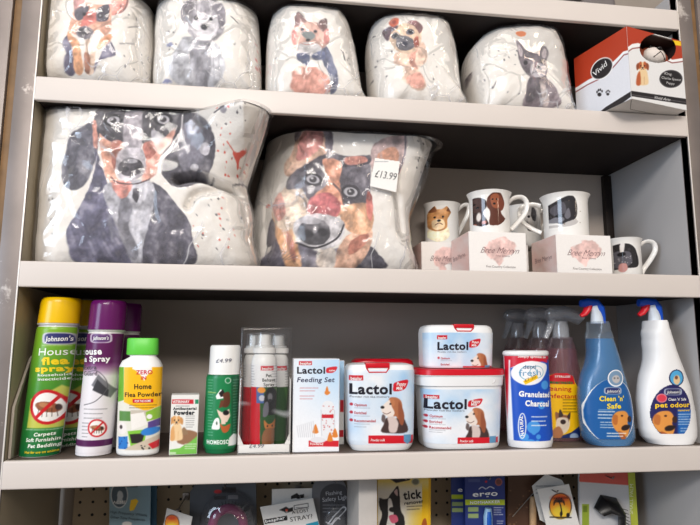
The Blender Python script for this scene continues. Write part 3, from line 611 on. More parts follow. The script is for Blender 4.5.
# ---- puppy milk family
def beagle(P, S, O):
    """head and chest of a beagle looking up to the left, in a 120 x 150 box"""
    P.fr(S, O)
    P.sp((70,52,50), [(30, 90), (60, 95), (100, 90), (118, 150), (14, 150), (20, 120)], 1.2, .5).sp((214,196,190), [(38, 84), (70, 92), (80, 120), (70, 150), (44, 150), (40, 116)], 1.2, .5)
    P.sp((176,108,72), [(40, 14), (66, 4), (92, 20), (98, 60), (92, 104), (80, 96), (70, 84), (56, 78)], 1.).sp((236,222,212), [(12, 44), (32, 22), (50, 14), (52, 40), (64, 66), (58, 82), (34, 84), (12, 66)], 1.)
    P.sp((150,84,56), [(82, 22), (98, 50), (106, 84), (100, 120), (86, 112), (80, 76)], 1.).sp((190,120,80), [(44, 12), (60, 10), (66, 34), (54, 40)], 1.); P.ell((24,20,22), (14, 46), 8, 6).ell((24,20,22), (47, 32), 4.4, 4).line((90,50,44), [(16, 68), (32, 74), (48, 66)], 2.5).sp((90,74,72), [(14, 76), (26, 84), (22, 110), (10, 100)], 1, al=.9)
    P.fr(1, (0, 0))
def milk_art(sx, sy, ox, oy, dog, ban):
    """the puppy milk label, drawn about 62 units wide from its upper left corner ox, oy; a beagle and a red band at the foot"""
    def q(x, y): return (ox+x*sx, oy+y*sy)
    def art(P):
        P.C[:] = (238,240,244); t = np.clip((P.Y-oy)/(60*sy), 0, 1)[:, None]; k = (np.clip(fbm(P.X, P.Y, 26*sx, 3)-.25, 0, 1)*1.5)[:, None]
        P.C += (np.array((150,196,236))-P.C)*np.clip(k*(1-.55*t), 0, .85)
        a, b = q(2, 4), q(15.5, 8.6); P.rect(RED, a[0], a[1], b[0], b[1])
        P.sp((208,22,40), [q(46, 14.5), q(48, 10.6), q(60.5, 8), q(61, 12), q(57, 17), q(47, 18.5)], .6)
        for i, yy in enumerate((30.5, 37.8, 45)):
            c = q(4.2, yy)
            if c[1] > ban[1]-3: break
            P.ell((190,40,60), c, 1.5*sx, 1.5*sx); a = q(7, yy+3.2); P.tiny((110,110,120), a[0], a[1], a[0]+15*sx, 1+(i == 2), 2.6*sy, h=.6*sx, al=.5, seed=i)
        beagle(P, *dog); P.rect((208,22,40), *ban); c = (ban[2]-7*sx, (ban[1]+ban[3])/2-sx); P.poly((96,150,190), [(c[0]-4*sx, c[1]-4*sx), (c[0]+4*sx, c[1]-4*sx), (c[0]+4*sx, c[1]+3*sx), (c[0], c[1]+6*sx), (c[0]-4*sx, c[1]+3*sx)])
    def texts(S, L):
        def T(t, x0, y, x1, h, col, b=.02, sh=0.):
            a, c = q(x0, y), q(x1, y)
            if a[1] < ban[1]: L.text(S, t, a[0], a[1], c[0], c[1], h*sx*1.06, col, b, sh, h=.0009)
        T('beaphar', 3.6, 8.1, 14.2, 3., WHT); T('Lactol', 2.5, 20.8, 44.5, 10.2, (26,24,40), .035)
        T('Puppy', 49.5, 13.2, 59.4, 3.2, WHT, .02, .2); T('Milk', 49, 17, 56, 3, WHT, .02, .2)
        T('Powder rich like mother\'s', 3, 24.2, 42, 1.9, (90,90,100), 0.)
        T('Optimum', 7, 32, 19, 2.7, (190,40,60), .02); T('Enriched', 7, 39.2, 18.6, 2.7, (190,40,60), .02); T('Recommended', 7, 46.4, 28, 2.7, (190,40,60), .02)
        L.text(S, 'Powder milk', ban[0]+2.4*sx, ban[3]-2.4*sx, ban[0]+17*sx, ban[3]-2.4*sx, 2.8*sx, WHT, .005, .2, h=.0009)
    return art, texts
MW = plast('milk_white', (238,239,240), .3)
def milk_tub(rows, yfront, z, mk, lab0, lab1, label, name='milk_tub', red=None, b=.7, n=4.2, group='white puppy milk tubs', front=True, tab=None, rim=None):
    body = Body(rows, yfront, z, b=b, n=n, K=80)
    r = thing(name, body.org, label, 'tub', group)
    if rim:   # wide red lid above a white bucket
        zc = body.zpx(rim); body.mesh('tub', MW, r, z1=zc); body.mesh('lid', plast('red_lid', (204,16,36), .3), r, z0=zc+.0003)
    else: body.mesh('tub', MW, r)
    if tab:   # red flip top set in the upper edge
        a, c = at(tab[0], tab[2], body.yp), at(tab[1], tab[3], body.yp); top = body.R[-1, 0]; zb = c[2]
        cx, aa, bb = body.prm(zb+.004); yy = body.ya-bb; rl = plast('red_lid', (204,16,36), .3)
        box('flip_lid', a[0]-body.org[0], c[0]-body.org[0], yy-.0016-body.org[1], yy+.016-body.org[1], (zb+top)/2-z, top+.0012-z, rl, r, .0012)
        P = [(at(tab[0]+1, tab[3]-2, body.yp)[0], (zb+top)/2), (a[0]+.005, zb), (c[0]-.005, zb), (c[0]-.001, (zb+top)/2)]
        tube('hinge_strip', [(p[0]-body.org[0], yy-.0003-body.org[1], p[1]-z) for p in P], .0011, rl, r, K=8)
    if front:
        art, tx = milk_art(*mk); L = Label(); L.grid(body, art, body.zpx(lab1), body.zpx(lab0), ph=(-84, 84)); tx(body, L); L.build('label', r)
    return body, r
mb, r1 = milk_tub([(363.5, 352, 405), (365, 347, 410), (368, 345.2, 411.6), (372, 344.6, 412), (410, 345.4, 411.8), (440, 346.2, 411.2), (446, 347.4, 410), (449.5, 350, 407.5)], .014, Z3, (.97, 1.1, 347.8, 370.7, (4.2, (378.5, 396)), (368, 435, 414, 443.2)), 370, 445,
  'medium white puppy milk tub with beagle label beside the feeding set box', tab=(365, 389, 364, 372))
b2, r2 = milk_tub([(359, 356, 408), (361, 352, 411), (366, 350.5, 412.5), (446, 351.5, 411)], .105, Z3, None, 0, 0, 'second milk tub with red lid, hidden behind the medium one', front=False, rim=365, b=.62)
BR = [(369, 414, 498), (370, 412.4, 499), (375.5, 412, 499.4), (376, 413.5, 498.4), (385.5, 414.4, 497.8), (386.5, 417.2, 496.8), (388, 417.4, 496.8), (446, 420.4, 495), (448, 422, 493.5)]
bb, r3 = milk_tub(BR, .014, Z3, (.92, .8, 425.2, 392, (4.7, (463.5, 407)), (457.6, 437.4, 500, 444.4)), 390, 446, 'large white puppy milk bucket with wide red lid and beagle label', name='milk_bucket', rim=375.7, b=.72, n=3.6)
yy = bb.ya-bb.prm(bb.zpx(381))[2]
tube('carry_clip', [(p[0]-bb.org[0], yy-.0009-bb.org[1]+.004, p[2]-Z3) for p in [at(x, y, yy) for x, y in spline([(480, 381), (481, 377.6), (487, 377.2), (494, 377.8), (495.5, 381), (493, 383.6), (484, 383.6)], 4, True)]], .0007, plast('milk_white_dull', (220,218,218), .4), r3, K=8, closed=True)
ztop = bb.R[-1, 0]+.0004
milk_tub([(325, 425, 484), (326.5, 422, 487), (329, 420.6, 488.6), (333, 420, 489.2), (366, 420.6, 488.6), (369, 421.6, 487.6), (371, 424, 485)], .028, ztop, (.72, .85, 435, 331.9, (5.6, (468.5, 352.5)), (462, 366, 492, 371.5)), 332, 369.4,
  'small white puppy milk tub stacked on the large bucket', b=.6, tab=(453, 473, 325.4, 331.2))
# feeding set box, a second one behind
def fart(P):
    P.C[:] = (240,242,246); k = np.clip((428-P.Y)/55, 0, 1)[:, None]*np.clip((P.X-285)/50, .25, 1)[:, None]; P.C += (np.array((160,204,240))-P.C)*k*.7
    P.rect(RED, 299, 361.2, 312, 365).sp((208,22,40), [(326, 370), (328, 367.6), (336.5, 366.6), (336.5, 369.5), (333, 372.6), (327, 372.8)], .6).rect((208,22,40), 308.5, 440.6, 341, 446.6)
    P.tiny((190,90,100), 300, 388, 318, 2, 2.8, al=.7).tiny((190,90,100), 300, 396, 314, 2, 2.8, al=.7, seed=4)
    P.sp((222,130,50), [(325, 394), (327, 386), (329, 394)], .6).rect((222,130,50), 324.6, 391.5, 330, 393.6)
    P.sp((232,234,238), [(321, 412), (324, 402), (332, 402), (335, 412), (334, 436), (322, 436)], .8); P.line((190,196,204), [(321, 410), (321.6, 436)], .5).line((190,196,204), [(334.6, 410), (334, 436)], .5); P.rect(RED, 321.8, 414.4, 333.6, 418)
    P.dots((200,90,90), (322, 406, 334, 434), 26, .4, .9, 5)
    for x, y in ((315.5, 432), (330, 440), (335, 436)): P.sp((222,130,50), [(x-2.6, y), (x, y-8), (x+2.6, y)], .6).ell((222,130,50), (x, y), 3, 1.6)
    for j in range(9): P.line((196,198,204), [(297+j*2, 426-j*.6), (298.6+j*2, 437)], .8, al=.7)
    P.ell((225,225,230), (318, 440), 8, 3)
carton('feeding_set_box', 292.2, 339.4, 358.8, 450.5, .014, .05, 0, 'tall white feeding set box with orange teat pictures beside the clear pack', 'box', fart, (234,236,240), 'feeding set boxes',
  texts=[('beaphar', 300, 364.4, 311.4, 364.4, 2.6, WHT, .02), ('Lactol', 297, 373.4, 325, 373.4, 6.8, (26,24,40), .03), ('Feeding Set', 297, 382, 334.6, 382, 5.0, (40,40,80), .012, .15), ('Powdered', 310, 445, 323, 445, 2.6, WHT, .01), ('new', 329, 371.4, 335, 371.2, 2.2, WHT, .01)])
carton('feeding_set_box', 297, 344.2, 360.6, 446, .072, .05, 0, 'second feeding set box, mostly hidden behind the first', 'box', lambda P: P.rect((170,208,240), 280, 350, 350, 400).rect(RED, 340, 400, 345, 412).rect((208,22,40), 330, 430, 350, 437), (226,230,238), 'feeding set boxes')
# ---- granulated charcoal drum
body = Body([(350.5, 506, 545.5), (351.5, 503.4, 547.4), (353.6, 502.8, 547.8), (355, 503.2, 547.4), (356, 503.8, 547), (440, 507.8, 552), (443, 507.8, 552.2), (446.8, 509, 551)], .007, Z3, b=.7)
r = thing('charcoal_drum', body.org, 'red and blue granulated charcoal drum with white rim', 'tub')
zc = body.zpx(355.4); body.mesh('drum', plast('drum_white', (236,236,238), .35), r, z1=zc); body.mesh('lid', plast('milk_white', (238,239,240), .3), r, z0=zc+.0003)
def art(P):
    P.C[:] = (206,20,48); P.tiny((240,200,210), 503, 381, 508.5, 18, 2.7, al=.8); P.rect((240,240,240), 505, 423, 509, 441)
    P.poly((244,244,248), [(512, 360), (516.4, 360), (519.4, 447), (513.4, 447)], .6)
    P.poly((20,80,190), [(513, 368), (547, 360), (560, 360), (560, 447), (519, 447), (517, 447)], .6); P.poly((206,20,48), [(513, 350), (549, 350), (549, 363), (530, 358.6), (513, 368)], .6)
    P.sp((245,245,248), [(513.6, 372), (518, 364.6), (529, 361), (542, 362.6), (548, 366), (545, 375), (537, 383), (525, 385), (516, 380)], .6).ring((60,150,180), (528, 373), 8, 7, .6).ring((60,150,180), (536, 372), 7, 6, .5)
    P.poly((246,196,20), [(523, 381), (536, 374.6), (537.4, 378), (525, 384.6)], .6)
    for c, rr in (((533, 427), 6.4), ((524.5, 437), 4), ((530, 445), 6), ((537.5, 436.5), 2.4), ((536.5, 441.5), 2), ((533, 432.6), 2), ((545, 385), 4.4), ((541, 405), 4)): P.ell((70,150,225), c, rr, rr, soft=.8)
    P.ring(WHT, (522.8, 426), 3, 12.6, .8); P.tiny(WHT, 531, 416.6, 547, 3, 4.3, h=.9, al=.95); P.poly(WHT, [(553, 438), (556, 436), (556, 449), (546, 449)], .8); P.tiny(WHT, 521, 442.8, 527, 1, 2)
L = Label(); L.grid(body, art, body.zpx(444.6), zc-.0006)
L.text(body, 'Granulated', 519.6, 396.2, 550.5, 397.4, 5.4, WHT, .045); L.text(body, 'Charcoal', 525, 405.6, 549.5, 406.4, 5.6, WHT, .045)
L.text(body, 'denti', 523, 368.8, 535, 368.4, 4, (40,70,120), .0); L.text(body, 'fresh', 519.6, 376, 540, 375.2, 6.4, (90,150,190), -.005); L.text(body, '£7.20', 525, 381.8, 535, 377.6, 3, (150,110,10), 0); L.text(body, 'Simply sprinkle on', 518.5, 357.4, 546, 358.2, 2.5, WHT, .02)
L.text(body, 'NATURAL', 524.2, 436, 523, 416, 2.6, WHT, .03, h=.0009); L.build('label', r)
# ---- trigger bottles
def trigger(parent, o, pts, m, name, r): return tube(name, [Vector(p)-Vector(o) for p in pts], r, m, parent, K=14)
CLR = clear_mat('clear_trigger', (238,240,244), .45, .07, .6, .12)
def hollow(body, name, m, parent, **k): return body.mesh(name, m, parent, **k)
def disinfect(dx, yf, label, front, ztop=337):
    rows = [(337, 553, 567), (338, 552, 568), (341, 551.6, 568.6), (345, 549, 571), (350, 547, 573), (360, 544.6, 574.6), (380, 541.6, 579), (395, 539, 582), (420, 538, 583), (440, 537.6, 583), (444, 539, 581.6), (446, 541, 580)]
    body = Body([(a, b+dx, c+dx) for a, b, c in rows], yf, Z3, bab=.024, n=2.6)
    r = thing('trigger_bottle', body.org, label, 'spray bottle', 'cleaning disinfectant trigger bottles')
    zc = body.R[-1, 0]; o = body.org; cx = body.R[-1, 1]
    zl = body.zpx(348); bd = hollow(body, 'bottle', clear_mat('pink_bottle', (226,190,198), .12, .06, .55, .08), r)
    body.mesh('liquid', clear_mat('pink_liquid', (206,128,142), .3, .02, .1, .2), r, z1=zl, off=-.0015)
    tube('collar', [(cx-o[0], 0, zc-o[2]-.002), (cx-o[0], 0, zc-o[2]+.012), (cx-o[0], 0, zc-o[2]+.026)], [.0132, .013, .011], CLR, r, K=20)
    s = lambda x, z, y=0.: (cx-o[0]+x, y, zc-o[2]+z)
    hd = tube('trigger_head', [s(-.024, .038), s(-.020, .038), s(-.008, .039), s(.006, .039), s(.018, .037), s(.028, .032), s(.037, .027)], [(.006, .007), (.010, .011), (.013, .012), (.0135, .013), (.012, .012), (.008, .011), (.003, .010)], CLR, r, K=16)
    tube('trigger_lever', [s(-.012, .033), s(-.017, .024), s(-.021, .011), s(-.027, -.002)], [(.003, .006), (.0028, .006), (.0025, .005), (.002, .004)], CLR, r, K=12)
    tube('dip_tube', [s(0, .004), s(0, -.02), s(.002, -.06), s(-.004, -.13)], .0022, clear_mat('dip', (220,222,228), .3, .05, .4), r, K=8)
    if front:
        def art(P):
            P.C[:] = (250,196,20); P.poly((206,30,44), [(548, 384), (549, 378), (556, 372.4), (566, 372.4), (572, 376), (573.6, 384)], .6)
            P.poly((30,50,110), [(536, 440), (556, 437), (570, 432), (579.6, 425), (579.6, 442), (536, 442)], .6)
            P.tiny((60,40,20), 562, 399.6, 577, 5, 3., al=.7); P.ell((150,170,200), (573, 436), 4.4, 3.2)
            P.ell((244,226,202), (562, 424), 6.5, 10, 10, soft=1).sp((150,100,70), [(555, 412), (560, 414), (568, 415), (569, 413), (567, 423), (561, 426), (556, 422)], .8).sp((232,216,196), [(557, 418), (566, 418), (567, 426), (561, 430), (556, 425)], .8).ell((60,44,44), (562, 421.6), 2.6, 2.4).sp((70,54,50), [(558, 417), (559, 409), (562, 415)], .6).sp((70,54,50), [(566, 416), (569, 412), (568.6, 419)], .6).sp((180,120,80), [(552, 432), (558, 426), (562, 434), (556, 440)], 1)
        L = Label(); L.grid(body, art, body.zpx(441.6), body.zpx(372.6), ph=(-74, 74), keep=lambda X, Y: sdpoly(X, Y, [(545, 442), (546, 384), (549, 376.6), (556, 372.6), (566, 372.6), (572, 376), (574, 382), (578, 388), (580.6, 424), (580, 436), (574, 442)]) < 0)
        L.text(body, 'Veterinaido', 548, 383.4, 571.5, 383.6, 3., (30,120,60), .04); L.text(body, 'Cleaning', 543, 390.4, 570, 390.8, 4.6, (200,40,30), .012); L.text(body, 'Disinfectant', 538, 397.6, 575.4, 398.2, 4.6, (200,40,30), .012)
        L.text(body, 'STERILISES', 555, 377.4, 569, 377.4, 2., WHT, .02); L.build('label', r)
disinfect(1, .058, 'clear pink disinfectant trigger bottle with yellow label, in front', True)
disinfect(-20, .112, 'pink disinfectant trigger bottle directly behind the charcoal drum', False)
disinfect(-42, .166, 'leftmost pink disinfectant trigger bottle, behind the charcoal drum', False)
def johnsons(rows, yf, label, m, liquid, neckz, art, texts, lab, keep, px, th):
    body = Body(rows, yf, Z3, bab=.0245, n=2.5); o = body.org
    r = thing('trigger_bottle', o, label, 'spray bottle')
    body.mesh('bottle', m, r)
    if liquid: body.mesh('liquid', liquid[0], r, z1=body.zpx(liquid[1]), off=-.0012)
    zt = body.R[-1, 0]; cx = body.R[-1, 1]; s = lambda x, z, y=0.: (cx-o[0]+x, y, zt-o[2]+z)
    blue, red = plast('trigger_blue', (16,76,186), .3), plast('trigger_red', (214,30,44), .35)
    # the head points left: shroud, red lever in front of it
    k = th
    tube('collar', [s(0, -.003), s(0, .006), s(-.001, .016), s(-.003, .025)], [.0098, .0092, .008, .007], plast('collar_grey', (206,214,222), .3), r, K=20)
    tube('trigger_head', [s(.0065, -.003), s(.0055, .008), s(.003, .020), s(-.002, .0265), s(-.016, .0292), s(-.026, .0282)], [(.004, .0075), (.0055, .0085), (.0085, .010), (.0065, .010), (.005, .008), (.0045, .006)], blue, r, K=18)
    tube('trigger_lever', [s(-.012, .027), s(-.0155, .0185), s(-.020, .0125), s(-.027, .0085)], [(.003, .006), (.0034, .006), (.003, .005), (.002, .003)], red, r, K=12)
    L = Label(); L.grid(body, art, body.zpx(lab[1]), body.zpx(lab[0]), ph=(-80, 80), keep=keep)
    for t in texts: L.text(body, *t)
    L.build('label', r)
def dogface(P, S, O):
    P.fr(S, O); P.sp((226,150,70), [(8, 30), (26, 10), (60, 8), (76, 30), (70, 56), (80, 74), (66, 110), (44, 96), (22, 86), (6, 56)], 1).sp((190,110,50), [(10, 24), (28, 26), (26, 60), (10, 56)], 1).ell((70,40,30), (46, 26), 5, 4).ell((60,36,30), (80, 40), 10, 13).sp((40,26,24), [(44, 72), (60, 62), (84, 66), (70, 82), (48, 84)], 1).sp((170,90,44), [(30, 88), (52, 96), (62, 120), (44, 120)], 1); P.fr(1, (0, 0))
OV = lambda c, rx, ry: [(c[0]+rx*math.cos(t), c[1]+ry*math.sin(t)) for t in np.linspace(0, 6.283, 28, endpoint=False)]
def art(P):
    P.C[:] = (34,104,166); P.poly(WHT, OV((611, 411), 24.6, 34), .5).poly((24,92,160), OV((611, 411), 23.4, 32.8), .5).poly((250,250,250), OV((614.5, 378), 8.4, 8.6), .5).poly((120,150,180), OV((614.5, 378), 7.2, 7.4), .5).ell((190,186,186), (614.5, 379), 4, 4, warp=.8).ell((90,90,96), (613, 378), .9, .8).ell((90,90,96), (616.4, 378), .9, .8)
    badge(P, (611.5, 390.6), 8.8, 3.6, (170,180,200), (40,50,110)); P.tiny(WHT, 598, 411.4, 613, 3, 3.2, h=.9, al=.9); P.tiny(WHT, 600, 422, 613, 3, 2.6, al=.8, seed=3); P.rect((200,220,240), 598, 409, 612, 410, al=.4)
    P.seed = 4; dogface(P, 4.0, (609, 409)); P.tiny(WHT, 606, 433, 625, 2, 2.8, h=.9, al=.9)
bl = [(321, 591, 603), (323, 590.4, 605), (331, 590, 606.6), (333, 588.6, 608.4), (337, 588, 609.4), (340, 588.6, 610.2), (344, 588, 612), (350, 588.4, 614), (358, 587.6, 617), (366, 585.4, 619.4), (374, 582, 622), (384, 579.4, 625), (396, 578.4, 628), (415, 579.4, 631), (432, 581.4, 633), (439, 583, 633.4), (443, 585.6, 632), (446, 589, 629)]
johnsons(bl, .007, 'blue translucent cleaner spray bottle with blue head and red trigger', clear_mat('frosted_blue', (206,224,240), .18, .04, .3, .2), (plast('blue_liquid', (0,112,170), .25), 337), 0, art,
  [('Johnson\'s', 605, 392.4, 618.4, 392.2, 3., WHT, .01, .25), ('Clean \'n\'', 598.6, 400.8, 622.6, 400.6, 5., (250,222,40), .03), ('Safe', 605.6, 408.2, 619.4, 408, 5., (250,222,40), .03)], (369, 444),
  lambda X, Y: np.minimum(sdpoly(X, Y, OV((611, 411), 24.8, 33)), sdpoly(X, Y, OV((614.5, 378), 8.5, 8.7))) < 0, 0, 1)
def art(P):
    P.C[:] = (30,30,84); P.poly((34,32,92), OV((671, 411.5), 19.4, 27.4), .5); P.poly((24,100,180), [(676, 409), (694, 409), (692, 428), (676, 441)], 3)
    P.poly((34,34,84), OV((675, 377.6), 8, 8.6), .5).poly((80,170,220), OV((675, 377.6), 6.6, 7.2), .5).ell((226,196,150), (675, 379.4), 3.4, 5, warp=.8).ell((120,70,50), (674.6, 377.4), 1.6, 1.8)
    badge(P, (671.5, 391.6), 8.8, 3.4, (170,180,200), (44,44,90)); P.ell((240,140,150), (660.8, 398), 4.6, 4.4).ell((214,60,80), (660.8, 398), 3.8, 3.6)
    P.seed = 4; dogface(P, 3.9, (652.5, 409)); P.tiny(WHT, 676.6, 414, 690, 5, 2.5, al=.8); P.tiny(WHT, 679, 428, 689, 2, 2.6, al=.8)
wt = [(320, 648, 661), (322, 647, 662.4), (328, 646.6, 664), (330, 645.4, 665.4), (334, 645, 666.6), (338, 645.8, 668), (342, 645.2, 669.6), (350, 646, 672), (360, 645.6, 676), (368, 643.6, 679.6), (376, 640.8, 683), (386, 639, 687), (400, 637.6, 690), (415, 638.6, 693), (430, 640, 694.4), (438, 642, 694.4), (441, 645, 693), (443.5, 649, 690)]
johnsons(wt, .007, 'opaque white pet odour remover spray bottle with blue head and red trigger', plast('bottle_white', (240,240,240), .35), None, 0, art,
  [('Johnson\'s', 665, 393.2, 678.6, 393, 2.8, WHT, .01, .25), ('Clean \'n\' Safe', 666.6, 400.4, 684.6, 400.2, 2.8, WHT, .01), ('pet odour', 655.4, 407.2, 688.6, 406.6, 4.8, (250,206,40), .03), ('remover', 676, 411, 689, 410.8, 2.2, (250,206,40), .02)], (368.6, 439.4),
  lambda X, Y: np.minimum(sdpoly(X, Y, OV((671, 411.5), 19.4, 27.4)), sdpoly(X, Y, OV((675, 377.6), 8, 8.6))) < 0, 0, 1)
# ================================================================ cushions
FILM = film_mat('clear_bag', .012, .34, .03, .1, 13, bumpd=.0035, fold=13)
FILM2 = film_mat('thick_clear_bag', .012, .34, .04, .09, 9, bumpd=.0045, fold=8)
def puff(name, m, parent, pts, yc, T, zs, org, A=300, R=60, p=2.6, bulge_back=1., off=0., wob=.0022, creases=(), shear=None, art=None, seed=1, grow=1., ymax=None, yart=None, zmax=None, rough=18., rid=0., xl=None):
    """soft stuffed form: outline pts (pixels seen at depth yc), filled out by T to the front"""
    W = np.array([at(x, y, yc)[[0, 2]] for x, y in spline(pts, 14, True)])
    c = (W.min(0)+W.max(0))/2; W = c+(W-c)*grow
    seg = np.r_[0, np.cumsum(np.hypot(*(np.diff(np.vstack([W, W[:1]]), axis=0).T)))]; t = np.linspace(0, seg[-1], A, endpoint=False)
    Wc = np.vstack([W, W[:1]]); O = np.stack([np.interp(t, seg, Wc[:, 0]), np.interp(t, seg, Wc[:, 1])], 1)
    s = np.linspace(0, 1, R+1)[1:]; s = s**.85
    X = np.r_[c[0], (c[0]+s[:, None]*(O[:, 0]-c[0])[None]).ravel()]; Z = np.r_[c[1], (c[1]+s[:, None]*(O[:, 1]-c[1])[None]).ravel()]
    if xl is not None: X = np.clip(X, *xl)
    S = np.r_[0, np.repeat(s, A)]; TH = np.r_[0, np.tile(np.linspace(0, 2*math.pi, A, endpoint=False), R)]
    ya = yc-T*.96 if yart is None else yart; PX, PY = proj(X, ya, Z)
    B = np.sqrt(np.clip(1-S**p, 0, 1)); edge = 1-B**.5*.0
    def wr(sd): 
        n = (fbm(PX, PY, rough, sd)-.5)*wob*2.2+np.sin(TH*17+7*fbm(PX, PY, 30, sd+3))*wob*S**3*B*.9
        if rid: n = n+rid*(.5-np.abs(fbm(PX, PY, rough*1.2, sd+8)-.5)*2.6)+rid*.5*(.5-np.abs(fbm(PX+PY*.6, PY*.4, rough*.55, sd+11)-.5)*2.6)
        return n*np.clip((1-S)*14, 0, 1)
    yf = yc-(T+off)*B-wr(seed); yb = yc+(T+off)*B*bulge_back+wr(seed+20)
    for pl, dpt, wd_ in creases:
        P = spline(pl, 5) if len(pl) > 2 else [np.array(q, float) for q in pl]; d = np.full(PX.shape, 1e9)
        for a, b in zip(P[:-1], P[1:]):
            e = b-a; tt = np.clip(((PX-a[0])*e[0]+(PY-a[1])*e[1])/(e@e+1e-9), 0, 1); d = np.minimum(d, np.hypot(PX-a[0]-e[0]*tt, PY-a[1]-e[1]*tt))
        yf = yf+dpt*np.exp(-(d/wd_)**2)*np.clip((1-S)*6, 0, 1)
    if shear is not None: q = shear(PX, PY); yf = yf+q; yb = yb+q
    if ymax is not None: yb = np.minimum(yb, ymax); yf = np.minimum(yf, ymax-.001)
    Z = np.maximum(Z, zs+.0012)
    if zmax is not None: Z = np.where(yb < -.006, Z, np.minimum(Z, zmax))
    n0 = len(X); ib = list(range(n0, n0+n0-A))        # back sheet shares the seam ring
    Xb, Zb, Yb = X[:n0-A], Z[:n0-A], yb[:n0-A]
    V = np.concatenate([np.stack([X-org[0], yf-org[1], Z-org[2]], 1), np.stack([Xb-org[0], Yb-org[1], Zb-org[2]], 1)])
    F = []; fr = lambda i, k: 1+i*A+k % A; bk = lambda i, k: (n0+1+i*A+k % A) if i < R-1 else fr(i, k)
    for k in range(A):
        F.append((0, fr(0, k), fr(0, k+1))); F.append((n0, bk(0, k+1), bk(0, k)))
        for i in range(R-1): F.append((fr(i, k), fr(i+1, k), fr(i+1, k+1), fr(i, k+1))); F.append((bk(i, k), bk(i, k+1), bk(i+1, k+1), bk(i+1, k)))
    me = meshdata(V, F)
    if art: P = Paint(PX, PY, (236,231,224)); art(P); C = np.concatenate([P.C, np.tile([(236,231,224)], (len(Xb), 1))]); ink(me, C)
    return link(me, name, m, parent, angle=75)
def cushion(pts, yc, T, zs, label, group, art, bag=None, A=300, R=60, p=2.6, creases=(), shear=None, seed=1, film=None, ymax=.218, zmax=None, bb=1., bgrow=1.03, rid=.0035, xl=(.003, .997)):
    drop = lambda Q: [(x, y+(26 if zs > .4 else 14)) if y > max(q[1] for q in Q)-(26 if zs > .4 else 8) and y > (66 if zs > .4 else 250) else (x, y) for x, y in Q]
    pts = drop(pts); bag = drop(bag) if bag else None
    O = at(sum(q[0] for q in pts)/len(pts), pts[0][1], yc); org = np.array([O[0], yc, zs])
    r = thing('cushion', org, label, 'cushion', group)
    puff('cushion_cover', CLOTH, r, pts, yc, T, zs, org, A, R, p, bb, 0, .0022, creases, shear, art, seed, ymax=ymax-.002, zmax=zmax, xl=(xl[0]+.001, xl[1]-.001))
    g = puff('clear_bag', film or FILM, r, bag or pts, yc, T, zs, org, 220, 46, p, bb, .0045, .0016, creases, shear, None, seed+40, bgrow if bag is None else 1., ymax=ymax, zmax=None if zmax is None else zmax+.001, rough=34, rid=rid*.45, xl=xl)
    return r, g, org
OR, PK, CR, GY, DK, IN = (226,140,96), (222,120,112), (236,196,160), (150,146,152), (72,68,78), (70,70,98)
